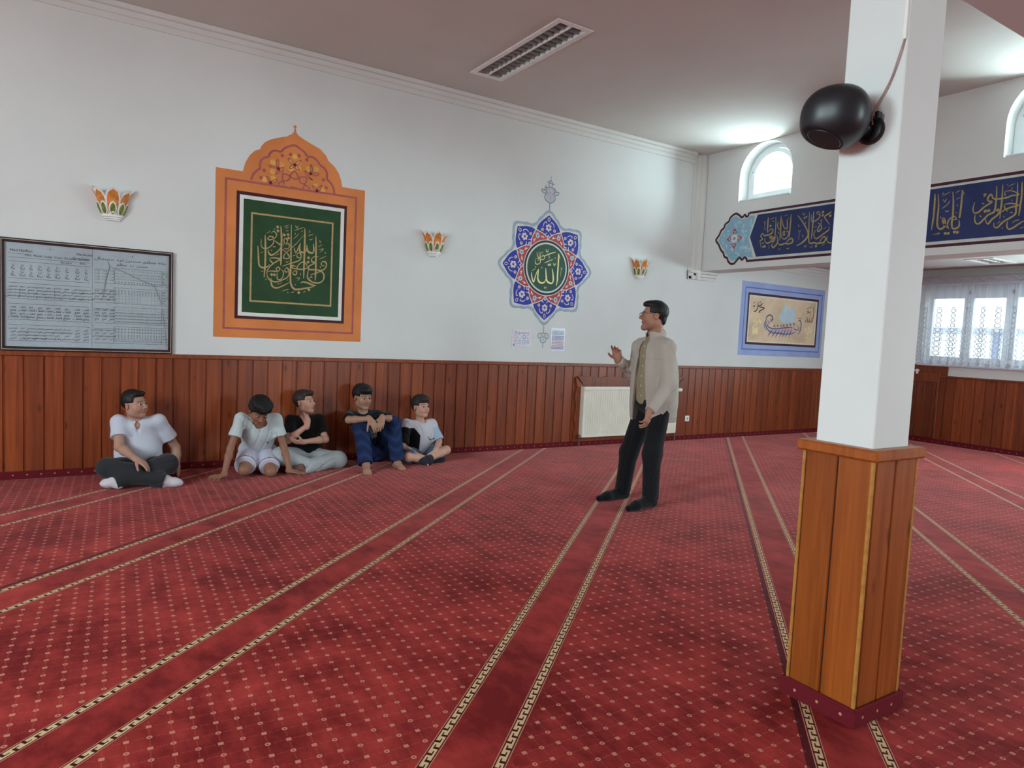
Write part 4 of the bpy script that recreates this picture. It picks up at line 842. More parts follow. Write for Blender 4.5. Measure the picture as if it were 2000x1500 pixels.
bot = [(.010, T([(0, 1590), (0, 1475)])), (.011, T([(-62, 1470), (62, 1470)])), (.011, T([(-60, 1470), (-85, 1440), (-70, 1410), (-40, 1415), (-30, 1450)])), (.011, T([(60, 1470), (85, 1440), (70, 1410), (40, 1415), (30, 1450)])), (.011, T([(-45, 1412), (-40, 1370), (0, 1350), (40, 1370), (45, 1412)])), (.008, T([(-28, 1455), (0, 1425), (28, 1455)])), (.008, T([(-25, 1410), (0, 1425), (25, 1410)])), (.012, T([(0, 1400), (0, 1380)])), (.008, T([(0, 1350), (0, 1282)]))]
FL.ribbons('pendant', [(w_ * 1.5, p_) for w_, p_ in bot], c_gry, st, .0014, taper=False)
FL.poly('pendant_fill', [T([(-60, 1468), (60, 1468), (75, 1440), (40, 1412), (38, 1372), (0, 1355), (-38, 1372), (-40, 1412), (-75, 1440)])], c_wh2, st, .0010)

# ship painting in the bay
sp = empty('ship_painting', (0, 0, 0)); tag(sp, 'ship of calligraphy painted on a tan panel in a blue border', 'wall painting')
c_lb = paint((156, 170, 214), .7, .04, 4); c_bl2 = paint((88, 112, 186), .7, .04); c_tan = paint((222, 194, 162), .7, .08, 3); c_crm = paint((224, 214, 198), .7, .04); c_shp = paint((92, 98, 140), .6, .08, 30); c_sail = paint((188, 206, 216), .7, .05, 6); c_hull = paint((204, 168, 172), .7, .06, 8); c_fl = paint((238, 222, 160), .7, .05)
(a0, a1), (a2, a3) = avg(P_RECT['line'])
FL.poly('blue_field', [rect(a0 - .085, a1 - .088, a2 + .06, a3 + .085)], c_lb, sp, .0010)
FL.ring('blue_line', ((a0, a1), (a2, a3)), .018, c_bl2, sp, .0016)
FL.ring('maroon_border', avg(P_RECT['maroon']), .036, c_mar, sp, .0018)
(a0, a1), (a2, a3) = avg(P_RECT['cream']); FL.poly('cream_margin', [rect(a0 - .005, a1 - .005, a2 + .005, a3 + .005)], c_crm, sp, .0015)
FL.poly('tan_field', [rect(a0 + .035, a1 + .035, a2 - .035, a3 - .035)], c_tan, sp, .0020)
FL.poly('sail', [m2(P_SAIL)], c_sail, sp, .0024); FL.poly('hull', [m2(P_HULL)], c_hull, sp, .0024)
FL.ribbons('ship_lines', mm(P_SHIP), c_shp, sp, .0028); FL.ribbons('calligraphy', mm(P_WORD), c_mar, sp, .0028)
FL.blobs('flower', m2(P_FLOWER), .022, c_fl, sp, .0028, 6)

# inscription band on the beam wall
bd = empty('inscription_band', (0, 0, 0)); tag(bd, 'long navy band of gold calligraphy with a blue medallion end above the bay', 'wall painting')
c_navy = paint((40, 52, 98), .5, .08, 3); c_g3 = paint((168, 148, 92), .45, .08, 40); c_mar2 = paint((72, 34, 52), .6, .05); c_sky = paint((140, 178, 198), .65, .05, 10); c_swh = paint((206, 208, 202), .7, .03)
YE = -3.0
FB.poly('cream_ground', [[(YE, 2.575), (6.335, 2.575), (6.335, 3.24), (YE, 3.24)]], c_swh, bd, .0008)
FB.poly('navy_field', [[(YE, 2.634), (6.188, 2.634), (6.312, 2.905), (6.207, 3.194), (YE, 3.194)]], c_navy, bd, .0016)
FB.poly('maroon_line', [rect(YE, 3.218, 6.345, 3.249)], c_mar2, bd, .0016); FB.poly('maroon_line', [rect(YE, 2.571, 6.345, 2.602)], c_mar2, bd, .0016)
md = m2(M_FILL); mo = mm([M_OUT])[0]
FB.poly('medallion_ground', [mo[1]], c_swh, bd, .0010)
FB.poly('medallion_field', [md], c_sky, bd, .0018)
FB.ribbons('medallion_outline', [(.030, mo[1])], c_mar2, bd, .0022, taper=False)
mc = M_RED[0]; mx_, mz_ = mc[0] / 1000, mc[1] / 1000
for (rx, rz) in [(p[0] / 1000, p[1] / 1000) for p in M_RED[1:]]:
    d = np.array([rx - mx_, rz - mz_]); L = np.linalg.norm(d); d /= L; nn = np.array([-d[1], d[0]])
    q = [np.array([mx_, mz_]) + d * a * L + nn * b * L for a, b in ((.42, 0), (.6, .26), (1, 0), (.6, -.26))]
    p = FB.poly('red_lozenge', [[tuple(v) for v in q]], c_red, bd, .0026)
    FB.blobs('lozenge_spot', [tuple(np.array([mx_, mz_]) + d * .62 * L + nn * s * .06 * L) for s in (1, -1)], .010, c_cream, p, .0030, 5)
FB.blobs('medallion_heart', [(mx_ + .042 * math.cos(a), mz_ + .042 * math.sin(a)) for a in np.linspace(0, 2 * math.pi, 9)[:-1]], .018, c_cream, bd, .0024, 6)
FB.blobs('medallion_spot', [(mx_ + .085 * math.cos(a), mz_ + .085 * math.sin(a)) for a in np.linspace(.5, 2 * math.pi + .5, 9)[:-1]] + [(mx_, mz_)], .009, c_ink, bd, .0032, 5)
rs = np.random.RandomState(3); sc_ = []
for k in range(46):
    for _ in range(20):
        yy, zz = rs.uniform(6.27, 6.85), rs.uniform(2.66, 3.17)
        if abs(yy - mx_) / .15 + abs(zz - mz_) / .16 > 1.05 and abs(zz - mz_) < (6.86 - yy) * .62 + .02 and (yy > 6.36 or abs(zz - mz_) > (6.33 - yy) * 0 + .10): break
    a = rs.rand() * 6.28; sc_.append((.008, [(yy, zz), (yy + .018 * math.cos(a), zz + .018 * math.sin(a)), (yy + .03 * math.cos(a + .9), zz + .03 * math.sin(a + .9)), (yy + .02 * math.cos(a + 1.8), zz + .02 * math.sin(a + 1.8))]))
FB.ribbons('scrollwork', sc_, paint((196, 214, 222), .7), bd, .0022)
FB.ribbons('calligraphy', mm(BL_STROKE) + mm(BR_STROKE), c_g3, bd, .0026, nib=.9)
FB.blobs('calligraphy_dot', m2(BL_DOT) + m2(BR_DOT), .019, c_g3, bd, .0026, 4, .5)

# ---------------------------------------------------------------- framed reading chart
ch = empty('framed_chart', (.14, WY, 1.10)); tag(ch, 'dark framed chart of printed Arabic reading exercises under glass', 'chart'); chi = Matrix.Translation(-ch.location)
def chp(o): o.parent = ch; o.matrix_parent_inverse = chi; return o
FX0, FX1, FZ0, FZ1 = -.512, .792, 1.103, 2.046
M_FR = paint((44, 22, 24), .35, .1, 30, .5); M_FRL = paint((196, 184, 168), .4, .05, 30, .5)
# the wall paint and the paper sit in the same plane family, so the frame stands proud of both
for a, b in (((FX0, FZ0), (FX1, FZ0 + .036)), ((FX0, FZ1 - .036), (FX1, FZ1)), ((FX0, FZ0 + .036), (FX0 + .036, FZ1 - .036)), ((FX1 - .036, FZ0 + .036), (FX1, FZ1 - .036))):
    chp(MB().box((a[0], WY - .030, a[1]), (b[0], WY - .002, b[1]), .003).build('frame_rail', M_FR))
V, F = prism_y([rect(FX0 + .011, FZ0 + .011, FX1 - .011, FZ1 - .011), rect(FX0 + .0155, FZ0 + .0155, FX1 - .0155, FZ1 - .0155)], WY - .0315, WY - .029); chp(mesh_obj('inlay_line', V, F, M_FRL))
def paper_mat():
    m, nt, b = new_mat('creased_paper'); v = coords(nt)
    n1 = noise(nt, v, 3.0, 4, .6); n2 = noise(nt, v, 11, 4, .65)
    nt.links.new(mix(nt, ramp(nt, n1, .3, .75), lin(202, 204, 210), lin(184, 184, 194)), b.inputs['Base Color'])
    b.inputs['Roughness'].default_value = .32; b.inputs['Specular IOR Level'].default_value = .4
    bump(nt, b, n2, .35, .03); return m
M_PAPER = paper_mat()
V, F = prism_y([rect(FX0 + .03, FZ0 + .03, .148, FZ1 - .03)], WY - .016, WY - .004); chp(mesh_obj('page', V, F, M_PAPER))
V, F = prism_y([rect(.150, FZ0 + .03, FX1 - .03, FZ1 - .03)], WY - .0165, WY - .004); chp(mesh_obj('page', V, F, M_PAPER))
M_PRINT = paint((84, 84, 92), .6, .05)
ink = []
OFF = .0185
inkV, inkF = [], []
def put(V, F):
    k = len(inkV); inkV.extend(V); inkF.extend([tuple(i + k for i in f) for f in F])
def hline(x0, x1, z, w=.0022): put([FL.P(x0, z - w / 2, OFF), FL.P(x1, z - w / 2, OFF), FL.P(x1, z + w / 2, OFF), FL.P(x0, z + w / 2, OFF)], [(0, 1, 2, 3)])
def vline(x, z0, z1, w=.002): put([FL.P(x - w / 2, z0, OFF), FL.P(x + w / 2, z0, OFF), FL.P(x + w / 2, z1, OFF), FL.P(x - w / 2, z1, OFF)], [(0, 1, 2, 3)])
GLY = {}
def glyphs(body, x, z, size, align='LEFT', sx=1.0):
    key = (body, size, align)
    if key not in GLY: GLY[key] = FL.text('t', body, 0, 0, size, None, None, OFF, align)
    V, F = GLY[key]; put([(x + v[0] * sx, v[1], z + v[2]) for v in V], F)
for b, x_, z_, s_ in (('Med Harfleri', -.440, 1.936, .030), ('Med  Meddi  Sedde  Cezm  \u0130ki \u00fcst\u00fcn  \u0130ki esre', -.336, 1.902, .0245), ('- 5 -', -.185, 1.968, .028), ('Harekeler', .030, 1.945, .030), ('\u00d6tre', .000, 1.908, .028), ('\u00dcst\u00fcn', .062, 1.908, .028), ('\u0130ki esre', -.085, 1.864, .026), ('Esre', .055, 1.868, .026), ('- 4 -', .435, 1.968, .026)):
    glyphs(b, x_, z_, s_)
hline(-.452, -.30, 1.918); hline(-.452, .130, 1.894 - .008); hline(-.452, .130, 1.854)
for a in (1.713, 1.675, 1.543, 1.500, 1.366, 1.323, 1.188): hline(-.453, .130, a)
JOIN = [('\ufe91\ufe91\ufe90', '\ufe97\ufe98\ufe96', '\ufea9\ufe94'), ('\ufee3\ufee4\ufee2', '\ufebb\ufebc\ufeba'), ('\ufed3\ufed4\ufed2', '\ufecb\ufecc\ufeca'), ('\ufeb3\ufeb4\ufeb2', '\ufee7\ufee8\ufee6')]
cols = [-.420, -.355, -.294, -.233, -.171, -.108, -.038, .039, .104]
rs = np.random.RandomState(11)
for gi, (zt, zb) in enumerate(((1.842, 1.722), (1.665, 1.552), (1.492, 1.374), (1.314, 1.196))):
    for r_ in range(4):
        z_ = zt - .026 - r_ * (zt - zb - .008) / 4
        for ci, cx in enumerate(cols):
            fam = JOIN[gi]; wd = fam[rs.randint(len(fam))]; wd = wd[::-1] if gi else '\ufe8e' * (1 + r_ % 2) + '\ufe92\ufe97'[:1 + (ci % 2)]
            glyphs(wd * (1 if gi or ci < 6 else 1) , cx, z_, .026 + .004 * (r_ % 2), 'CENTER', .8 + .12 * r_)
# right page: rows of single letters in ruled boxes
glyphs('\ufedd\ufe8e\ufee4\ufeb4\ufea3 \ufea9\ufeae\ufe97 \ufee6\ufee8\ufeb4\ufea3 \ufee2\ufee0\ufec4\ufee3 \ufeea\ufee0\ufea7', .45, 1.925, .034, 'CENTER', 1.5); glyphs('\ufee2\ufee0\ufec4\ufee3 \ufea9\ufeae\ufe97 \ufee6\ufee8\ufeb4\ufea3', .46, 1.885, .030, 'CENTER', 1.3)
LET = '\u0627\u0628\u062a\u062b\u062c\u062d\u062e\u062f\u0630\u0631\u0632\u0633\u0634\u0635\u0636\u0637\u0638\u0639\u063a\u0641\u0642\u0643\u0644\u0645\u0646\u0648\u0647\u064a'
rc = [.330, .354, .378, .405, .433, .457, .478, .503, .524, .545, .569, .591, .616, .641, .662, .684]
LAB = [('Elif, e', 'Be, b', 'Te, t', 'Se', 'Cim, c'), ('Ha', 'H\u0131', 'Dal, d', 'Zel', 'R\u0131, r'), ('Ze, z', 'Sin, s', '\u015e\u0131n, \u015f', 'Sad', 'Dad'), ('T\u0131', 'Z\u0131', 'Ayn', 'Gayn', 'Fe, f')]
li = 0
for gi, (zt, zb) in enumerate(((1.852, 1.722), (1.676, 1.548), (1.505, 1.366), (1.328, 1.188))):
    for a in (zt + .010, zb): hline(.317, .755, a)
    vline(.317, zb, zt + .010); vline(.700, zb, zt + .010); hline(.166, .317, zb); hline(.166, .317, zt - .012)
    for r_ in range(5):
        z_ = zt - .016 - r_ * (zt - zb - .004) / 5
        for ci, cx in enumerate(rc):
            if gi == 1 and r_ > 1 and 8 < ci < 12: continue
            glyphs(LET[li % 28], cx, z_, .022, 'CENTER')
        glyphs(LAB[gi][r_], .706, z_, .020); li += 1
        if r_ < 4:
            for cx in (.186, .242, .300): glyphs(JOIN[gi][r_ % 2][::-1], cx, z_ - .012, .026, 'CENTER', .9)
chp(mesh_obj('printed_text', inkV, inkF, M_PRINT))
o = FL.blobs('green_sticker', [(.718, 1.822)], .016, paint((150, 214, 160), .5), None, .0195, 9); chp(o)
crk = FL.ribbons('glass_crack', [(.007, [(.262, 1.93), (.280, 1.868), (.262, 1.79), (.245, 1.70), (.235, 1.60)]), (.007, [(.285, 1.868), (.36, 1.845), (.46, 1.80), (.56, 1.755), (.63, 1.73), (.665, 1.66), (.70, 1.55)]), (.004, [(.700, 1.55), (.725, 1.36), (.745, 1.17)])], paint((150, 150, 156), .4), None, .0205, taper=True); chp(crk)
gl = MB().box((FX0 + .034, WY - .0245, FZ0 + .034), (FX1 - .034, WY - .0225, FZ1 - .034)).build('glass_sheet', M_GLASS); chp(gl)

# two laminated notices
def notice(name, x0, x1, z0, z1, label):
    r = empty(name, ((x0 + x1) / 2, WY, z0)); tag(r, label, 'notice'); inv = Matrix.Translation(-r.location)
    def P(o): o.parent = r; o.matrix_parent_inverse = inv; return o
    P(MB().box((x0, WY - .003, z0), (x1, WY - .0005, z1)).build('laminated_sheet', paint((216, 210, 222), .25, .03, 10, .5)))
    return r, P
r, P = notice('notice_sheet', 4.575, 4.872, 1.291, 1.500, 'laminated landscape notice with red heading left of the medallion pendant')
V, F = FL.text('t', 'De\u011ferlerimiz', 4.72, 1.452, .040, None, None, .0038, 'CENTER'); P(mesh_obj('heading', V, F, paint((176, 92, 118), .6)))
for cx, rgb in ((4.625, (222, 168, 170)), (4.685, (166, 200, 196)), (4.752, (120, 150, 200)), (4.815, (224, 178, 170))):
    P(FL.poly('badge', [[(cx + .025 * math.cos(a), 1.415 + .030 * math.sin(a)) for a in np.linspace(0, 6.283, 17)[:-1]], [(cx + .018 * math.cos(a), 1.415 + .022 * math.sin(a)) for a in np.linspace(0, 6.283, 17)[:-1]]], paint(rgb, .6), None, .0038))
P(FL.ribbons('text_lines', [(.006, [(4.60 + .062 * k, zz), (4.648 + .062 * k, zz)]) for k in range(4) for zz in (1.365, 1.348, 1.330)], paint((160, 164, 190), .6), None, .0038, taper=False)); P(FL.blobs('small_mark', [(4.604, 1.312)], .010, paint((90, 90, 110), .6), None, .0038, 6))
r, P = notice('notice_sheet', 5.160, 5.384, 1.250, 1.548, 'laminated portrait notice with four rounded boxes right of the medallion pendant')
for k, (rgb, ln) in enumerate((((204, 222, 232), (140, 170, 190)), ((200, 206, 228), (70, 84, 140)), ((228, 206, 210), (170, 120, 140)), ((208, 198, 222), (90, 84, 130)))):
    z1 = 1.510 - .062 * k
    P(FL.poly('box_outline', [rect(5.182, z1 - .048, 5.362, z1), rect(5.187, z1 - .042, 5.357, z1 - .005)], paint(ln, .6), None, .0038)); P(FL.poly('box_fill', [rect(5.187, z1 - .042, 5.357, z1 - .005)], paint(rgb, .6), None, .0036))
    V, F = FL.text('t', ('Sevgi ve Sayg\u0131', 'Do\u011fruluk', 'Yard\u0131mla\u015fma', 'Sorumluluk')[k], 5.272, z1 - .032, .026, None, None, .0042, 'CENTER'); P(mesh_obj('box_text', V, F, paint(ln, .6)))
# ---------------------------------------------------------------- signed distance modelling (bodies, clothes, speaker)
def nrm(v): v = np.asarray(v, float); return v / (np.linalg.norm(v) + 1e-12)
class SDF:
    def __init__(s): s.p = []; s.lo = []; s.hi = []; s.disp = None
    def _b(s, lo, hi): s.lo.append(lo); s.hi.append(hi)
    def cone(s, a, b, ra, rb, k=.02, op='+', clip=False):
        a, b = np.array(a, float), np.array(b, float); ab = b - a; L2 = max(ab @ ab, 1e-9); L = math.sqrt(L2)
        def f(P):
            q = P - a; t = q @ ab / L2; tc = np.clip(t, 0, 1)
            d = np.sqrt(np.maximum(((q - tc[:, None] * ab) ** 2).sum(1), 1e-14)) - (ra + (rb - ra) * tc)
            if clip: d = np.maximum(d, (t - 1) * L)
            return d
        s.p.append((op, f, k))
        if op == '+': r = max(ra, rb); s._b(np.minimum(a, b) - r, np.maximum(a, b) + r)
        return s
    def chain(s, pts, rs, k=.015, op='+'):
        for i in range(len(pts) - 1): s.cone(pts[i], pts[i + 1], rs[i], rs[i + 1], k, op)
        return s
    def ell(s, c, r, R=None, k=.02, op='+', pw=2.0):
        c = np.array(c, float); r = np.array(r, float); R = np.eye(3) if R is None else np.array(R)
        def f(P):
            q = (P - c) @ R
            if pw == 2.0:
                k0 = np.sqrt((((q / r) ** 2).sum(1)) + 1e-12); k1 = np.sqrt(((q / r ** 2) ** 2).sum(1) + 1e-12); return k0 * (k0 - 1) / k1
            k0 = ((np.abs(q / r) ** pw).sum(1) + 1e-12) ** (1 / pw); return (k0 - 1) * r.min()
        s.p.append((op, f, k))
        if op == '+': m = r.max() * (1 if pw == 2 else 1.3); s._b(c - m, c + m)
        return s
    def plane(s, pt, n, k=.005):      # keep the side the normal points away from
        pt = np.array(pt, float); n = nrm(n); s.p.append(('&', lambda P: (P - pt) @ n, k)); return s
    def func(s, f, k=.01, op='-'): s.p.append((op, f, k)); return s
    @staticmethod
    def comb(d, e, op, k):
        if op == '+':
            h = np.maximum(k - np.abs(d - e), 0) / k; return np.minimum(d, e) - h * h * k * .25
        if op == '-': e = -e
        h = np.maximum(k - np.abs(d - e), 0) / k; return np.maximum(d, e) + h * h * k * .25
    def eval(s, P):
        d = np.full(len(P), 9.0)
        for op, f, k in s.p: d = s.comb(d, f(P), op, k)
        if s.disp is not None: d = d + s.disp(P)
        return d
    def mesh(s, vox=.005, pad=.03):
        B = 8; lo = np.min(s.lo, 0) - pad; hi = np.max(s.hi, 0) + pad
        nb = np.ceil((hi - lo) / (vox * B)).astype(int) + 1
        I = np.stack(np.meshgrid(*[np.arange(n) for n in nb], indexing='ij'), -1).reshape(-1, 3)
        C = lo + (I * B + (B - 1) / 2) * vox; Rb = vox * B * .87
        vals = [f(C) for _, f, _ in s.p]; d = np.full(len(C), 9.0)
        for (op, f, k), e in zip(s.p, vals): d = s.comb(d, e, op, k)
        act = np.abs(d) < Rb * 1.45 + .012
        A = I[act]; Ca = C[act]; na = len(A)
        off = np.stack(np.meshgrid(*[np.arange(B)] * 3, indexing='ij'), -1).reshape(-1, 3)
        D = np.full((na, B ** 3), 9.0, np.float32); base = (lo + A * B * vox)
        dm = np.full(na, 9.0)
        for (op, f, k), e in zip(s.p, vals):
            ea = e[act]
            if op == '+': msk = ea < Rb * 2.2 + k + np.maximum(0, d[act]) * 0 + .01
            elif op == '-': msk = ea < Rb * 2.2 + k + .01
            else: msk = ea > -(Rb * 2.2 + k + .01)
            if not msk.any(): continue
            P = (base[msk][:, None, :] + off[None] * vox).reshape(-1, 3)
            D[msk] = s.comb(D[msk].ravel(), f(P), op, k).reshape(-1, B ** 3)
        if s.disp is not None:
            P = (base[:, None, :] + off[None] * vox).reshape(-1, 3); D += s.disp(P).reshape(na, -1)
        N = nb * B; G = np.empty(N, np.float32)
        G5 = G.reshape(nb[0], B, nb[1], B, nb[2], B)
        G5[:] = np.where(d < 0, -9, 9).astype(np.float32).reshape(nb)[:, None, :, None, :, None]
        G5[A[:, 0], :, A[:, 1], :, A[:, 2], :] = D.reshape(na, B, B, B)
        ins = G < 0
        c = ins[:-1, :-1, :-1].astype(np.int8)
        for q in ((1, 0, 0), (0, 1, 0), (0, 0, 1), (1, 1, 0), (1, 0, 1), (0, 1, 1), (1, 1, 1)):
            c = c + ins[q[0]:N[0] - 1 + q[0], q[1]:N[1] - 1 + q[1], q[2]:N[2] - 1 + q[2]]
        cells = np.argwhere((c > 0) & (c < 8))
        if len(cells) == 0: return np.zeros((0, 3)), np.zeros((0, 4), int)
        cid = np.full(c.shape, -1, np.int32); cid[cells[:, 0], cells[:, 1], cells[:, 2]] = np.arange(len(cells))
        cor = [(i, j, k) for i in (0, 1) for j in (0, 1) for k in (0, 1)]
        W = np.stack([G[cells[:, 0] + i, cells[:, 1] + j, cells[:, 2] + k] for i, j, k in cor], 1)
        acc = np.zeros((len(cells), 3)); cnt = np.zeros(len(cells))
        for ia in range(8):
            for ib in range(ia + 1, 8):
                da = np.array(cor[ib]) - np.array(cor[ia])
                if np.abs(da).sum() != 1: continue
                wa, wb = W[:, ia], W[:, ib]; m = (wa < 0) != (wb < 0); t = np.where(m, wa / np.where(m, wa - wb, 1), 0)
                t = np.clip(t, .02, .98)
                acc += np.where(m[:, None], np.array(cor[ia]) + t[:, None] * da, 0); cnt += m
        V = lo + (cells + acc / cnt[:, None]) * vox
        Q = []
        for ax in range(3):
            sl0 = [slice(None)] * 3; sl1 = [slice(None)] * 3; sl0[ax] = slice(0, -1); sl1[ax] = slice(1, None)
            a0, a1 = ins[tuple(sl0)], ins[tuple(sl1)]
            e = np.argwhere(a0 != a1); o1, o2 = [(1, 2), (2, 0), (0, 1)][ax]
            ok = (e[:, o1] > 0) & (e[:, o2] > 0) & (e[:, o1] < c.shape[o1]) & (e[:, o2] < c.shape[o2]); e = e[ok]
            fl = a0[e[:, 0], e[:, 1], e[:, 2]]
            def cc(u, v): k = e.copy(); k[:, o1] -= u; k[:, o2] -= v; return cid[k[:, 0], k[:, 1], k[:, 2]]
            q = np.stack([cc(1, 1), cc(0, 1), cc(0, 0), cc(1, 0)], 1)
            q[~fl] = q[~fl][:, ::-1]; Q.append(q)
        Q = np.concatenate(Q); Q = Q[(Q >= 0).all(1)]
        return V, Q
def sdf_obj(name, sdf, mat, parent=None, vox=.005, color=None, inv=None):
    V, Q = sdf.mesh(vox)
    me = bpy.data.meshes.new(name)
    me.vertices.add(len(V)); me.vertices.foreach_set('co', V.astype(np.float32).ravel())
    me.loops.add(len(Q) * 4); me.loops.foreach_set('vertex_index', Q.astype(np.int32).ravel())
    me.polygons.add(len(Q)); me.polygons.foreach_set('loop_start', np.arange(0, len(Q) * 4, 4, dtype=np.int32))
    me.polygons.foreach_set('use_smooth', np.ones(len(Q), bool))
    me.update(calc_edges=True); me.materials.append(mat)
    if color is not None:
        a = me.color_attributes.new('col', 'FLOAT_COLOR', 'POINT')
        c = np.ones((len(V), 4), np.float32); c[:, :3] = color(V); a.data.foreach_set('color', c.ravel())
    o = link(bpy.data.objects.new(name, me), parent)
    if inv is not None: o.matrix_parent_inverse = inv
    return o

# ---------------------------------------------------------------- loudspeaker on the column
sc0 = np.array([2.405, 1.607, 2.296])
spk = empty('loudspeaker', tuple(sc0)); tag(spk, 'black rounded loudspeaker mounted on the white column', 'loudspeaker'); spi = Matrix.Translation(-spk.location)
ax_f = nrm((-.34, .22, -.91))            # the woofer end looks down towards the room
ax_r = nrm(np.cross(ax_f, (0, 0, 1))); ax_u = np.cross(ax_r, ax_f)
RS = np.stack([ax_r, ax_f, ax_u], 1)
M_SPK = paint((26, 28, 33), .38, .05, 40, .5); M_SPKG = paint((168, 168, 176), .6, .05, 60)
S = SDF(); S.ell(sc0, (.121, .105, .112), np.stack([nrm((.35, -.93, -.05)), nrm((.93, .35, .1)), nrm((0, 0, 1))], 1), .01, '+', 2.3)
S.plane(sc0 + ax_f * .088, ax_f, .010)
S.ell(sc0 + ax_f * .098, (.066, .026, .066), RS, .006, '-')
bd_ = SDF(); 
o = sdf_obj('cabinet', S, M_SPK, spk, .004, None, spi)
def spart(nm, mb, mat, sm=True):
    o = mb.build(nm, mat, None, sm); o.parent = spk; o.matrix_parent_inverse = spi; return o
spart('woofer_cone', MB().lathe([(.056, .0), (.048, -.006), (.026, -.012), (.016, -.004), (.004, 0)], sc0 + ax_f * .088, 24, ax_f), M_SPKG)
spart('trim_ring', MB().lathe([(.058, -.006), (.064, -.002), (.064, .004), (.058, .004)], sc0 + ax_f * .085, 28, ax_f), M_SPK)
wl = np.array([2.547, 1.545, 2.262])
spart('wall_plate', MB().lathe([(.052, 0), (.052, .012), (.040, .018), (.01, .02)], wl, 20, (-1, 0, 0)), M_BLACK)
spart('swivel_arm', MB().tube([wl + (-.01, 0, 0), wl + (-.045, .01, .006), sc0 + (.09, -.02, -.01)], [.022, .024, .03], 12), M_BLACK)
spart('terminal', MB().box(wl + (-.05, -.05, .03), wl + (-.02, -.035, .055), .003), M_BLACK, False)
spart('seam_line', MB().tube([sc0 + (-.1055 * math.cos(a), .01, .112 * math.sin(a)) for a in np.linspace(-.2, .55, 8)], .0012, 5), paint((8, 8, 10), .7))
cab = [(2.541, 1.446, 2.565), (2.536, 1.455, 2.52), (2.538, 1.48, 2.44), (2.535, 1.505, 2.385), (2.53, 1.525, 2.345), (2.525, 1.535, 2.31), (2.515, 1.525, 2.275)]
spart('cable', MB().tube(catmull(cab, 5), .0032, 6), paint((176, 140, 136), .5))['label'] = 'thin pinkish cable'
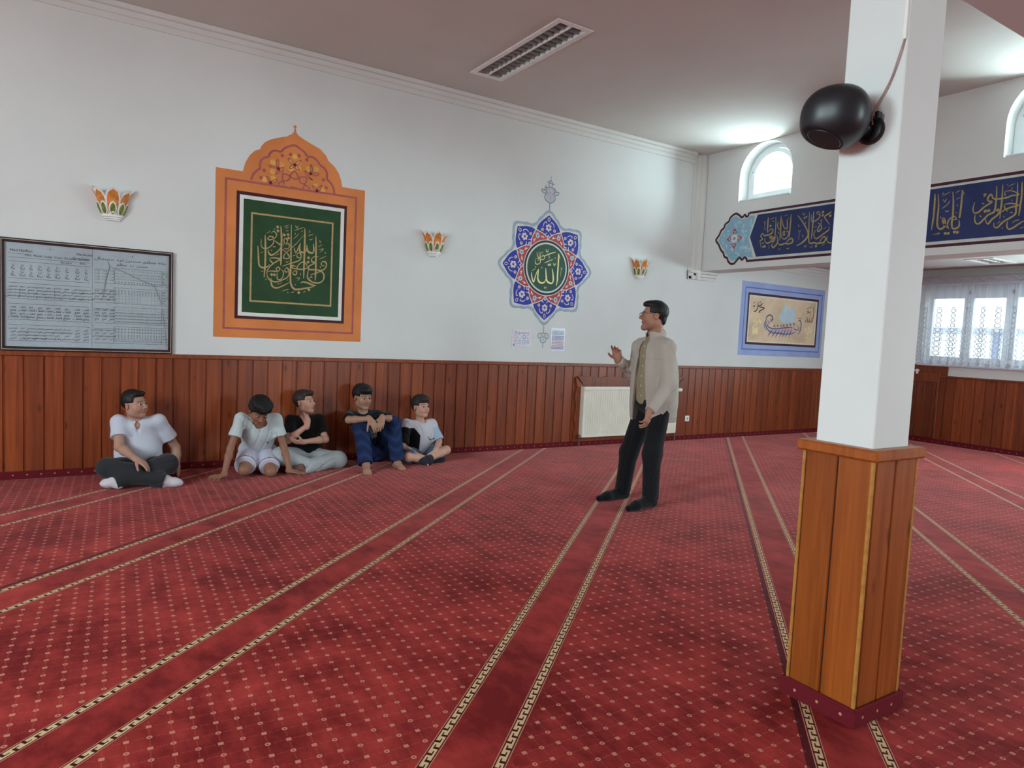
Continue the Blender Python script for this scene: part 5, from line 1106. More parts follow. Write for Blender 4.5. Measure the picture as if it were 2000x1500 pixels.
# joint positions of the people, metres in the room
POSE={'man':{'head':[4.233,4.4,1.652],'neck':[4.291,4.42,1.486],'pelvis':[4.309,4.42,0.898],'Ls':[4.264,4.25,1.394],'Rs':[4.267,4.58,1.39],'Le':[4.219,4.16,1.079],'Lw':[3.977,4.12,0.859],'Re':[4.311,4.7,1.14],'Rw':[4.048,4.62,1.26],'Lh':[4.29,4.33,0.89],'Rh':[4.352,4.52,0.868],'Lk':[4.188,4.27,0.475],'La':[4.197,4.27,0.083],'Rk':[4.202,4.58,0.44],'Ra':[4.211,4.64,0.073],'Lt':[3.917,4.24,0.028],'Rt':[3.91,4.62,0.029]},'b1':{'head':[0.466,6.88,0.664],'neck':[0.478,6.93,0.507],'pelvis':[0.511,6.95,0.109],'Ls':[0.659,6.9,0.511],'Rs':[0.341,6.88,0.518],'Le':[0.809,6.98,0.248],'Lw':[0.814,6.9,0.057],'Re':[0.343,6.74,0.314],'Rw':[0.454,6.49,0.246],'Lh':[0.589,6.9,0.081],'Rh':[0.427,6.9,0.092],'Lk':[0.693,6.56,0.179],'Rk':[0.253,6.56,0.172],'La':[0.303,6.5,0.077],'Ra':[0.667,6.45,0.06],'Lt':[0.224,6.55,0.047],'Rt':[0.787,6.45,0.029]},'b2':{'head':[1.464,6.6,0.619],'neck':[1.484,6.7,0.505],'pelvis':[1.533,6.98,0.183],'Ls':[1.638,6.7,0.525],'Rs':[1.315,6.68,0.541],'Le':[1.711,6.68,0.264],'Lw':[1.748,6.58,0.042],'Re':[1.22,6.62,0.278],'Rw':[1.149,6.52,0.056],'Lh':[1.599,6.95,0.184],'Rh':[1.454,6.95,0.192],'Lk':[1.573,6.58,0.049],'Rk':[1.339,6.6,0.075],'La':[1.622,6.98,0.076],'Ra':[1.477,6.98,0.084],'Lt':[1.619,7.05,0.063],'Rt':[1.511,7.05,0.07]},'b3':{'head':[1.969,6.92,0.659],'neck':[1.982,6.97,0.497],'pelvis':[2.027,7.02,0.108],'Ls':[2.134,6.97,0.477],'Rs':[1.844,6.95,0.482],'Le':[2.161,6.82,0.293],'Lw':[1.91,6.73,0.292],'Re':[1.774,6.78,0.305],'Rw':[1.951,6.75,0.449],'Lh':[2.08,6.95,0.096],'Rh':[1.935,6.95,0.105],'Lk':[2.281,6.78,0.089],'Rk':[1.702,6.75,0.163],'La':[1.886,6.66,0.047],'Ra':[2.045,6.72,0.026],'Lt':[1.784,6.68,0.03],'Rt':[2.184,6.8,0.002]},'b4':{'head':[2.565,6.9,0.707],'neck':[2.598,6.96,0.543],'pelvis':[2.745,7.02,0.092],'Ls':[2.761,6.95,0.502],'Rs':[2.449,6.93,0.512],'Le':[2.835,6.76,0.491],'Lw':[2.667,6.6,0.527],'Re':[2.36,6.72,0.498],'Rw':[2.528,6.58,0.522],'Lh':[2.807,6.97,0.097],'Rh':[2.645,6.97,0.106],'Lk':[2.852,6.74,0.439],'Rk':[2.487,6.74,0.45],'La':[2.845,6.58,0.054],'Ra':[2.476,6.5,0.071],'Lt':[2.865,6.45,-0.003],'Rt':[2.441,6.36,0.007]},'b5':{'head':[3.252,6.93,0.59],'neck':[3.278,6.97,0.419],'pelvis':[3.281,7.0,0.067],'Ls':[3.401,6.95,0.4],'Rs':[3.097,6.95,0.409],'Le':[3.451,6.84,0.207],'Lw':[3.315,6.66,0.146],'Re':[3.007,6.82,0.179],'Rw':[3.16,6.66,0.076],'Lh':[3.34,6.95,0.05],'Rh':[3.164,6.92,0.064],'Lk':[3.472,6.7,0.137],'Rk':[2.984,6.64,0.095],'La':[3.214,6.62,0.064],'Ra':[3.336,6.72,0.039],'Lt':[3.121,6.6,0.045],'Rt':[3.449,6.72,0.038]}}
# ---------------------------------------------------------------- people
M_SKIN = attr_mat('skin', .52, .35, .0, 300, .08); M_CLOTH = attr_mat('cloth', .9, .12, .25, 900, 0, .12)
M_HAIR = attr_mat('hair', .55, .35, .5, 160); M_DENIM = attr_mat('denim', .9, .12, .4, 700)
M_EYE = attr_mat('eye', .12, .5, 0, 50)
def L3(*rgb): return np.array(lin(*rgb)[:3])
def wrinkle(amp, f, seed, mask=None):
    """thin creases that come and go, over a slow swell"""
    r = np.random.RandomState(seed); A = [nrm(r.randn(3)) for _ in range(6)]; ph = r.rand(6) * 6
    A[0] = nrm(A[0] * (1, 1, .55)); A[1] = nrm(np.cross(A[0], A[2]))
    def g(P):
        m1 = np.clip(np.sin(7 * (P @ A[2]) + 2 * np.sin(9 * (P @ A[3]) + ph[1]) + ph[2]) + .25, 0, 1)
        m2 = np.clip(np.sin(8 * (P @ A[4]) + 2 * np.sin(6 * (P @ A[5]) + ph[3]) + ph[4]) + .15, 0, 1)
        c1 = (1 - np.abs(np.sin(f * (P @ A[0]) + 2.4 * np.sin(8 * (P @ A[1]) + ph[0])))) ** 2.5
        c2 = (1 - np.abs(np.sin(f * 1.3 * (P @ A[1]) + 2.0 * np.sin(10 * (P @ A[4]) + ph[5])))) ** 2.5
        w = c1 * m1 + c2 * m2 - .25 + .35 * np.sin(f * .45 * (P @ A[3]) + 1.5 * np.sin(11 * (P @ A[5])))
        return amp * w * (1 if mask is None else mask(P))
    return g
def hair_noise(c, R, s, amp, f1=95, f2=260, seed=0):
    r = np.random.RandomState(seed); ph = r.rand(6) * 6
    def g(P):
        q = (P - c) @ R
        th = np.arctan2(q[:, 0], q[:, 1] + .05); ph_ = q[:, 2]
        a = np.sin(th * 61 + 3 * np.sin(q[:, 2] * 130 + ph[0]) + 4 * np.sin(q[:, 0] * 70 + ph[4])) * .45 + np.sin(q[:, 0] * f2 + 3 * np.sin(q[:, 1] * f1 * 1.7 + ph[2])) * .35 + np.sin(q[:, 1] * f1 * 2.6 + q[:, 2] * 190 + 3 * np.sin(q[:, 0] * f1 * 1.9 + ph[3])) * .35
        return amp * a
    return g
def head_frame(c, yaw, pitch, roll=0.0):
    d = nrm((c[0], c[1], 0)); cd = -d; rd = np.array([d[1], -d[0], 0]); y, p, r = map(math.radians, (yaw, pitch, roll))
    fh = math.cos(y) * cd + math.sin(y) * rd; f = math.cos(p) * fh + math.sin(p) * np.array([0, 0, 1.])
    x = nrm(np.cross(f, (0, 0, 1))); u = np.cross(x, f)
    x2 = math.cos(r) * x + math.sin(r) * u; u2 = np.cross(x2, f)
    return np.stack([x2, f, u2], 1)
def add_head(S, c, R, s, o):
    w = lambda *q: c + R @ (np.array(q) * s)
    jw = o.get('jaw', 1.0); ck = o.get('cheek', 1.0); kd = o.get('kid', 0.0)
    cz, cy, jr = -.100 + .010 * kd, .076 - .008 * kd, .020 - .003 * kd
    S.ell(w(0, -.016, .034), np.array((.074, .093, .080)) * s, R, .02 * s)
    S.ell(w(0, .022, -.022), np.array((.0600 * jw, .068, .080 - .005 * kd)) * s, R, .03 * s)
    S.cone(w(.046 * jw, .002, -.060), w(.012, cy - .008, cz), jr * s, jr * s, .03 * s); S.cone(w(-.046 * jw, .002, -.060), w(-.012, cy - .008, cz), jr * s, jr * s, .03 * s)
    S.ell(w(0, .012, -.052), np.array((.055 * jw, .058, .046)) * s, R, .03 * s)
    S.ell(w(0, cy, cz), np.array((.020, .015, .014)) * s, R, .018 * s)
    for sg in (1, -1):
        S.ell(w(sg * .038, .056, -.030), np.array((.024 * ck, .022 * ck, .026 * ck)) * s, R, .022 * s)
        S.cone(w(sg * .012, .083, .026), w(sg * .046, .068, .025), (.0080 - .0025 * kd) * s, (.0078 - .0015 * kd) * s, .014 * s)
        S.ell(w(sg * .030, .091, .004), np.array((.0165, .014, .0074)) * s, R, .008 * s, '-')
        S.cone(w(sg * .014, .083, .0105), w(sg * .044, .071, .0095), .0044 * s, .0040 * s, .004 * s)
        S.cone(w(sg * .016, .080, -.0045), w(sg * .042, .070, -.005), .0042 * s, .0040 * s, .004 * s)
        S.ell(w(sg * .0770, -.010, -.004), np.array((.008, .019, .031)) * s, R @ np.array([[math.cos(.35 * sg), math.sin(.35 * sg), 0], [-math.sin(.35 * sg), math.cos(.35 * sg), 0], [0, 0, 1]]), .006 * s)
        S.ell(w(sg * .087, -.004, -.002), np.array((.006, .009, .017)) * s, R, .005 * s, '-')
        S.ell(w(sg * .0115, .094, -.030), np.array((.0085, .010, .0075)) * s, R, .006 * s)
    nl = o.get('nose', 1.0)
    S.cone(w(0, .082, .020), w(0, .094 + .010 * nl, -.014), .0065 * s, .0085 * s, .012 * s); S.ell(w(0, .098 + .010 * nl, -.024), np.array((.0112, .0125, .0100)) * s, R, .008 * s)
    S.ell(w(0, .0855, -.0525), np.array((.0235, .0100, .0058)) * s, R, .005 * s); S.ell(w(0, .0835, -.0635), np.array((.0205, .0105, .0070)) * s, R, .005 * s)
    S.cone(w(-.022, .092, -.0578), w(.022, .092, -.0578), .0022 * s, .0022 * s, .003 * s, '-')
def skin_color(c, R, s, base, o):
    base = np.array(base)
    def f(P):
        q = (P - c) @ R / s; C = np.tile(base, (len(P), 1))
        def blob(cx, cy, cz, rx, ry, rz, col, a):
            d = np.sqrt(((q[:, 0] - cx) / rx) ** 2 + ((q[:, 1] - cy) / ry) ** 2 + ((q[:, 2] - cz) / rz) ** 2); m = np.clip((1.25 - d) / .5, 0, 1) * a
            C[:] = C * (1 - m[:, None]) + np.array(col) * m[:, None]
        for sg in (1, -1):
            blob(sg * .045, .07, -.03, .028, .03, .026, base * np.array((1.10, .86, .82)), .35)
            blob(sg * .080, -.008, -.004, .014, .024, .034, base * np.array((1.12, .78, .72)), .6)
        blob(0, .105, -.024, .018, .02, .016, base * np.array((1.1, .84, .8)), .35)
        if o.get('stubble'):
            blob(0, .05, -.085, .075, .06, .055, base * .58, .55 * o['stubble']); blob(0, .10, -.044, .034, .022, .010, np.array(L3(30, 22, 20)), .85 * o['stubble'])
        blob(0, .092, -.0525, .024, .014, .0062, base * np.array((.86, .56, .54)), .85); blob(0, .092, -.0635, .021, .014, .0070, base * np.array((.92, .60, .57)), .85)
        blob(0, .10, -.058, .022, .016, .0022, base * .30, .8)
        hc = np.array(o.get('brow', L3(24, 18, 16)))
        t = o.get('browz', .0285)
        for sg in (1, -1):
            for k in range(5):
                u = k / 4; blob(sg * (.013 + .034 * u), .09 - .020 * u, t + .0030 * math.sin(u * 2.6) - .0015 * u, .0075, .024, .0036 * (1 - .35 * u), hc, .72)
            blob(sg * .030, .09, .0105, .019, .02, .0026, hc, .75)
        return np.clip(C, 0, 1)
    return f
def hand(S, w, d, n, side, sc, curl, spread=.10, tc=.35, tdir=(.62, .72, .25)):
    """w wrist, d along the hand, n out of the palm, side +1/-1 picks the thumb side"""
    d = nrm(d); n = nrm(np.array(n) - d * (np.array(n) @ d)); sd = np.cross(d, n) * side
    w = np.array(w, float)
    S.cone(w - d * .02, w + d * .03 * sc, .024 * sc, .025 * sc, .02)
    S.ell(w + d * .050 * sc, np.array((.040, .050, .0155)) * sc, np.stack([sd, d, n], 1), .014, '+', 2.4)
    for i in range(4):
        p = w + d * (.090 - .005 * (i - 1) ** 2) * sc + sd * (.029 - .0195 * i) * sc
        fan = spread * (1.3 - .9 * i); d0 = d * math.cos(fan) + sd * math.sin(fan)
        L = (.072, .080, .074, .058)[i] * sc; cu = curl[i] if isinstance(curl, (list, tuple)) else curl
        a = 0; r = (.0094, .0097, .0092, .0082)[i] * sc; q = p - d0 * .012 * sc
        for k, (fr, wg) in enumerate(((.46, .7), (.30, 1.0), (.24, .7))):
            a += cu * wg; dd = d0 * math.cos(a) + n * math.sin(a); q2 = q + dd * (L * fr + (.012 * sc if k == 0 else 0))
            S.cone(q, q2, r, r * .92, .006 if k == 0 else .003); q = q2; r *= .92
    td = nrm(d * tdir[0] + sd * tdir[1] + n * tdir[2]); q = w + d * .022 * sc + sd * .022 * sc; a = 0
    for k, (Lf, r) in enumerate(((.046, .0135), (.034, .0112), (.028, .0098))):
        a = tc * k; dd = nrm(td * math.cos(a) + (d * .8 + n * .5) * math.sin(a)); q2 = q + dd * Lf * sc
        S.cone(q, q2, r * sc, r * .9 * sc, .010 if k == 0 else .004); q = q2
def foot(S, a, t, sc, bare=False, infl=0.0, side=1):
    """a ankle, t toe tip on or near the floor"""
    a, t = np.array(a, float), np.array(t, float); f = nrm((t - a) * np.array((1, 1, .35))); up = nrm(np.array((0, 0, 1.)) - f * f[2]); sd = np.cross(f, up)
    heel = a - up * .035 * sc - f * .028 * sc; L = np.linalg.norm(t - a)
    S.cone(a, heel, .036 * sc + infl, .033 * sc + infl, .02); ball = a + (t - a) * .62 - up * .004
    S.cone(heel, ball, .031 * sc + infl, .030 * sc + infl, .02); S.cone(a + f * .01, ball, .036 * sc + infl, .024 * sc + infl, .025)
    S.ell(ball + f * .01 - up * .004, np.array((.043, .050, .020)) * sc + infl, np.stack([sd, f, up], 1), .02)
    if bare:
        for i in range(5):
            o = sd * (-.034 + .017 * i) * sc * side; l = (.050, .048, .043, .037, .030)[i] * sc; r = (.0125, .0092, .0088, .0085, .0082)[i] * sc
            b = ball + f * .030 * sc + o - up * .008; S.cone(b, b + f * l - up * .006, r, r * .95, .004)
    else: S.cone(ball, t - f * .012, .024 * sc + infl, .019 * sc + infl, .03)
def torso_frame(J):
    up = nrm(J['neck'] - J['pelvis']); rt = J['Rs'] - J['Ls']; rt = nrm(rt - up * (rt @ up)); return rt, np.cross(up, rt), up
def torso(S, J, g, gb, infl=0.0, s=1.0, hip=True, belly=0.0):
    rt, fw, up = torso_frame(J); T = np.stack([rt, fw, up], 1); P, N = J['pelvis'], J['neck']; D = N - P; Lt = np.linalg.norm(D)
    S.ell(P + D * .66 + fw * .01, np.array((.142 * g + infl, .098 * g + infl, .30 * Lt + infl)), T, .05)
    S.ell(P + D * .34 + fw * (.01 + belly), np.array((.132 * gb + infl, .100 * gb + infl, .30 * Lt + infl)), T, .05)
    if hip: S.ell(P + up * .02, np.array((.150 * gb + infl, .108 * gb + infl, .105 * s + infl)), T, .05)
    ms = (J['Ls'] + J['Rs']) / 2; S.ell(ms - up * .035 * s, np.array((np.linalg.norm(J['Ls'] - J['Rs']) / 2 + .012 + infl * .3, .070 * s * g + infl * .6, .058 * s + infl * .5)), T, .05)
    for k in ('Ls', 'Rs'): S.cone(N - up * .045 * s + (J[k] - N) * .12, J[k] - up * .004, .046 * s * g + infl * .55, .041 * s * g + infl * .5, .035)
    return T
def build_person(name, label, J, o):
    J = {k: np.array(v) for k, v in J.items()}; s = o['s']; hs = o['hs']; g, gb = o.get('g', 1.0), o.get('gb', 1.0)
    base = np.array((J['pelvis'][0], J['pelvis'][1], 0)); inv = Matrix.Translation(Vector(-base))
    R = head_frame(J['head'], *o['look']); c = J['head']
    rt, fw, up = torso_frame(J)
    B = SDF(); T = torso(B, J, g, gb, 0, s)
    B.cone(J['neck'] - up * .05, c + R @ np.array((0, -.022, -.055)) * hs, .052 * s * o.get('neckr', 1), .050 * s * o.get('neckr', 1), .03)
    ar = o.get('ar', 1.0)
    for k in 'LR':
        B.cone(J[k + 's'], J[k + 'e'], .046 * s * ar, .037 * s * ar, .025); mid = J[k + 'e'] + (J[k + 'w'] - J[k + 'e']) * .3
        B.cone(J[k + 'e'], mid, .037 * s * ar, .038 * s * ar, .02); B.cone(mid, J[k + 'w'], .038 * s * ar, .025 * s, .02)
        lr = o.get('lr', 1.0)
        B.cone(J[k + 'h'], J[k + 'k'], .078 * s * lr, .054 * s * lr, .03); cf = J[k + 'k'] + (J[k + 'a'] - J[k + 'k']) * .32
        B.cone(J[k + 'k'], cf, .052 * s * lr, .054 * s * lr, .03); B.cone(cf, J[k + 'a'], .053 * s * lr, .034 * s, .03)
        foot(B, J[k + 'a'], J[k + 't'], s, o.get('bare', False), 0, 1 if k == 'R' else -1)
        h = o['hands'][k]; hand(B, J[k + 'w'], h[0], h[1], h[2], s * o.get('handsc', 1.0), *h[3:])
    add_head(B, c, R, hs, o)
    B.func(lambda P: P[:, 2] - .0015, .004, '-')
    root = sdf_obj(name, B, M_SKIN, None, o.get('vox', .0045), skin_color(c, R, hs, o['skin'], o))
    root.data.transform(inv); root.location = base
    tag(root, label, 'person')
    # eyes
    for sg in (1, -1):
        e = c + R @ (np.array((sg * .030, .0735, .0035)) * hs); gz = nrm(R @ np.array((o.get('gaze', 0.0), 1, 0)))
        V = []; F = []; n1, n2 = 10, 12
        q = Vector(gz).to_track_quat('Z', 'Y')
        for i in range(n1 + 1):
            a = math.pi * i / n1
            for j in range(n2): b = 2 * math.pi * j / n2; v = q @ Vector((math.sin(a) * math.cos(b), math.sin(a) * math.sin(b), math.cos(a))); V.append(e + np.array(v) * .0125 * hs)
        for i in range(n1):
            for j in range(n2): F.append((i * n2 + j, (i + 1) * n2 + j, (i + 1) * n2 + (j + 1) % n2, i * n2 + (j + 1) % n2))
        eo = mesh_obj('eye', V, F, M_EYE, root, True); eo.matrix_parent_inverse = inv
        at = eo.data.color_attributes.new('col', 'FLOAT_COLOR', 'POINT')
        nv = len(eo.data.vertices); at.data.foreach_set('color', np.concatenate([np.append(L3(30, 20, 16) if (np.array(eo.data.vertices[i].co) - e) @ gz > .0125 * hs * .70 else L3(188, 180, 176), 1) for i in range(nv)]).astype(np.float32))
    # hair
    H = SDF(); ho = o['hair']; w = lambda *q: c + R @ (np.array(q) * hs)
    H.ell(w(0, -.018, .040), np.array((.081, .098, .086)) * hs + ho.get('th', .006), R, .02)
    for extra in ho.get('add', []): H.ell(w(*extra[:3]), np.array(extra[3:6]) * hs, R, .02)
    # hairline: cut away the face, the nape and the space in front of the ears
    zf = ho.get('line', .062)
    H.func(lambda P: np.maximum(((P - c) @ R)[:, 2] / hs - (zf + ho.get('curve', .0) * (((P - c) @ R)[:, 0] / hs / .05) ** 2), .046 - ((P - c) @ R)[:, 1] / hs) * hs, .008, '-')
    H.func(lambda P: np.maximum(((P - c) @ R)[:, 2] / hs - ho.get('temple', .012), .010 - ((P - c) @ R)[:, 1] / hs) * hs, .008, '-')
    H.func(lambda P: (((P - c) @ R)[:, 2] / hs + ho.get('nape', .060)) * hs, .012, '-')
    H.func(lambda P: np.maximum(np.maximum(((P - c) @ R)[:, 2] / hs - ho.get('ear', .022), -.034 - ((P - c) @ R)[:, 1] / hs), .066 - np.abs((P - c) @ R)[:, 0] / hs) * hs, .006, '-')
    H.disp = hair_noise(c, R, hs, ho.get('amp', .0025), seed=ho.get('seed', 0))
    ho_ = sdf_obj('hair', H, M_HAIR, root, .0042, lambda V: np.tile(ho['col'], (len(V), 1)) * (0.8 + .5 * np.random.RandomState(1).rand(len(V), 1)), inv)
    for gname, fn in o['clothes']:
        r = fn(J, o, T, c, R, hs); sd, mat, col, vox = r
        sdf_obj(gname, sd, mat, root, vox, col, inv)
    return root, inv, J, c, R, hs
def flatcol(rgb): v = L3(*rgb); return lambda V: np.tile(v, (len(V), 1))
# garments ------------------------------------------------------------------
def tee(color, frac=.55, infl=.020, hem=.02, neck=(.062, .066, .050), seed=1, amp=.005, sl=.020, loose=1.0, polo=False, neckdrop=.030, belly=0.0):
    def f(J, o, T, c, R, hs):
        S = SDF(); s = o['s']; rt, fw, up = T[:, 0], T[:, 1], T[:, 2]; g, gb = o.get('g', 1), o.get('gb', 1)
        torso(S, J, g, gb, infl, s, True, belly)
        for k in 'LR':
            e = J[k + 's'] + (J[k + 'e'] - J[k + 's']) * min(frac, 1)
            S.cone(J[k + 's'], e, (.046 * s) * o.get('ar', 1) + sl * .25, (.045 * s) * o.get('ar', 1) + sl * .85, .05, '+', True)
        P0 = J['pelvis']; S.func(lambda P: -((P - P0) @ up - hem), .006, '&')
        S.ell(J['neck'] + up * neckdrop * s + fw * .026 * s, np.array(neck) * s, T, .008, '-')
        if polo:
            S.ell(J['neck'] - up * .006 + fw * .012, np.array((.090, .096, .026)) * s, T, .008); S.ell(J['neck'] + up * .026 * s + fw * .026, np.array((.060, .074, .055)) * s, T, .006, '-')
            S.cone(J['neck'] + fw * .105 * s + up * .03, J['neck'] + fw * .150 * s - up * .10, .034, .004, .008, '-')
            S.cone(J['neck'] + fw * .122 * s - up * .09, J['neck'] + fw * .138 * s - up * .15, .009, .008, .004, '+')
        S.func(lambda P: P[:, 2] - .004, .004, '-')
        S.disp = wrinkle(amp, 34, seed)
        return S, M_CLOTH, color if callable(color) else flatcol(color), .0055
    return f
def trousers(color, thigh=.094, knee=.075, ank=.062, frac=1.0, seed=4, amp=.006, infl=.014, top=.11, mat=None, cut=None):
    def f(J, o, T, c, R, hs):
        S = SDF(); s = o['s']; rt, fw, up = T[:, 0], T[:, 1], T[:, 2]; gb = o.get('gb', 1)
        S.ell(J['pelvis'] + up * .02, np.array((.150 * gb + infl, .108 * gb + infl, .115 * s + infl)), T, .04)
        P0 = J['pelvis']; S.func(lambda P: (P - P0) @ up - top, .006, '&')
        for k in 'LR':
            if frac < .9:
                e = J[k + 'h'] + (J[k + 'k'] - J[k + 'h']) * frac; S.cone(J[k + 'h'], e, thigh * s, knee * s, .04, '+', True)
            else:
                S.cone(J[k + 'h'], J[k + 'k'], thigh * s, knee * s, .04); e = J[k + 'k'] + (J[k + 'a'] - J[k + 'k']) * (frac if frac <= 1.2 else 1)
                S.cone(J[k + 'k'], e, knee * s * .97, ank * s, .04, '+', True)
        S.func(lambda P: P[:, 2] - .003, .004, '-')
        S.disp = wrinkle(amp, 30, seed)
        return S, mat or M_CLOTH, color if callable(color) else flatcol(color), .0055
    return f
def sock(color, k, h=.09, seed=3):
    def f(J, o, T, c, R, hs):
        S = SDF(); s = o['s']
        foot(S, J[k + 'a'], J[k + 't'], s, False, .008); u = nrm(J[k + 'k'] - J[k + 'a']); S.cone(J[k + 'a'], J[k + 'a'] + u * h * s, .040 * s, .043 * s, .02, '+', True)
        S.func(lambda P: P[:, 2] - .0008, .003, '-'); S.disp = wrinkle(.0015, 50, seed)
        return S, M_CLOTH, color if callable(color) else flatcol(color), .005
    return f
def socks(color, h=.09): return [('sock', sock(color, 'L', h)), ('sock', sock(color, 'R', h, 5))]
Z = np.array((0, 0, 1.))
PJ = {n: {k: np.array(v) for k, v in d.items()} for n, d in POSE.items()}
def toward(n, a, b): return nrm(PJ[n][b] - PJ[n][a])

# the standing man ------------------------------------------------------------
def man_jacket(J, o, T, c, R, hs):
    S = SDF(); s = 1.0; rt, fw, up = T[:, 0], T[:, 1], T[:, 2]; P0, N = J['pelvis'], J['neck']
    torso(S, J, o['g'], o['gb'], .030, s, True)
    S.ell(P0 + up * .04, np.array((.200, .166, .34)), T, .06, '+', 3.2); S.ell(P0 + up * .30 - fw * .01, np.array((.186, .148, .24)), T, .06)
    for k in 'LR':
        S.cone(J[k + 's'] - up * .012, J[k + 'e'], .064, .062, .06); w = J[k + 'w'] + nrm(J[k + 'e'] - J[k + 'w']) * .015
        S.cone(J[k + 'e'], w, .062, .043, .04, '+', True)
    S.ell(N + up * .012 + fw * .004, np.array((.086, .090, .060)), T, .02)          # stand collar
    S.cone(N - up * .01 + fw * .012, N + up * .16 + fw * .020, .068, .074, .006, '-')
    Hz = P0 - up * .160; S.func(lambda P: -((P - Hz) @ up) , .006, '&')
    def opening(P):
        q = P - N; x = q @ rt; y = q @ fw; z = q @ up
        half = .020 + .085 * np.clip((-z - .02) / .70, 0, 1) ** .8
        return np.maximum(np.abs(x - .012 + .02 * np.clip(-z, 0, 1)) - half, -(y - .035))
    S.func(opening, .006, '-')
    S.disp = wrinkle(.008, 30, 12)
    def col(V):
        C = np.tile(L3(186, 176, 166), (len(V), 1)); q = V - N; x = q @ rt; y = q @ fw; z = q @ up
        inner = (opening(V) < .010) & (y < .14) & (np.abs(x) < .13) & (z < -.05); C[inner] = L3(120, 110, 102)
        seam = (np.abs(z + .20) < .004) & (y > .05); C[seam] *= .93
        hem = np.abs((V - Hz) @ up - .035) < .003; C[hem] *= .8
        return C
    return S, M_CLOTH, col, .006
def man_shirt(J, o, T, c, R, hs):
    S = SDF(); rt, fw, up = T[:, 0], T[:, 1], T[:, 2]; N = J['neck']
    torso(S, J, o['g'], o['gb'], .018, 1.0, True)
    S.ell(J['pelvis'] + up * .16 + fw * .012, np.array((.155, .128, .22)), T, .05)
    S.ell(N + up * .030 + fw * .004, np.array((.066, .070, .045)), T, .015); S.ell(N + up * .075 + fw * .03, np.array((.052, .060, .070)), T, .006, '-')
    P0 = J['pelvis']; S.func(lambda P: -((P - P0) @ up + .015), .006, '&'); S.disp = wrinkle(.004, 26, 8)
    def col(V):
        C = np.tile(L3(158, 144, 118), (len(V), 1)); q = V - N; x = q @ rt; z = q @ up
        C[np.abs(x - .016) < .0025] *= .7
        for k in range(7):
            m = (np.abs(x - .004) < .006) & (np.abs(z + .01 + .085 * k) < .006) & (q @ fw > 0); C[m] = L3(226, 220, 206)
        return C
    return S, M_CLOTH, col, .0045
m = 'man'
o = dict(s=1.0, hs=1.06, g=1.10, gb=1.12, look=(-80, 2, 0), neckr=1.22, skin=L3(176, 126, 104), jaw=1.10, nose=1.15, stubble=.8, browz=.027, vox=.0045,
         hair=dict(col=L3(22, 19, 20), line=.070, temple=.018, nape=.082, ear=.020, th=.004, amp=.0018, add=[(0, .048, .088, .056, .044, .028), (0, .01, .093, .062, .075, .026), (0, -.07, -.03, .05, .035, .045)], seed=2),
         hands=dict(L=(nrm((-.25, -.05, -1)), nrm((-.3, 1, 0)), 1, (.55, .6, .65, .7), .03, .4, (.75, .35, .5)), R=(nrm((-.38, -.12, .92)), nrm((-.55, -.75, -.1)), -1, (.30, .55, .75, .95), .10, .5, (.55, .6, .5))),
         clothes=[('jacket', man_jacket), ('shirt', man_shirt), ('trousers', trousers((30, 30, 34), .104, .080, .070, 1.0, 6, .007, .020, .12)), ] + socks((16, 16, 18)))
man, minv, MJ, mc_, MR, mhs = build_person('person', 'standing man in a light grey jacket with glasses gesturing with a raised hand', POSE[m], o)
# his glasses
def gp_(x, y, z): return mc_ + MR @ (np.array((x, y, z)) * mhs)
M_GF = paint((150, 152, 158), .25, .03, 30, .5, .8)
g_ = MB()
for sg in (1, -1):
    g_.tube([gp_(sg * .016, .106, .018), gp_(sg * .048, .098, .019), gp_(sg * .070, .080, .018), gp_(sg * .078, .03, .014), gp_(sg * .081, -.02, .012)], .0022, 6)
    g_.tube([gp_(sg * (.032 + .019 * math.cos(a)), .104 - .012 * math.cos(a) , .003 + .015 * math.sin(a)) for a in np.linspace(0, 2 * math.pi, 15)], .0012, 5)
g_.tube([gp_(-.016, .106, .016), gp_(0, .110, .018), gp_(.016, .106, .016)], .0018, 6)
go = g_.build('glasses', M_GF, man); go.matrix_parent_inverse = minv
for sg in (1, -1):
    V = [gp_(sg * (.032 + .018 * math.cos(a)), .1045 - .012 * math.cos(a), .003 + .014 * math.sin(a)) for a in np.linspace(0, 2 * math.pi, 15)[:-1]]
    lo = mesh_obj('lens', V, [tuple(range(14))], M_GLASS, go)

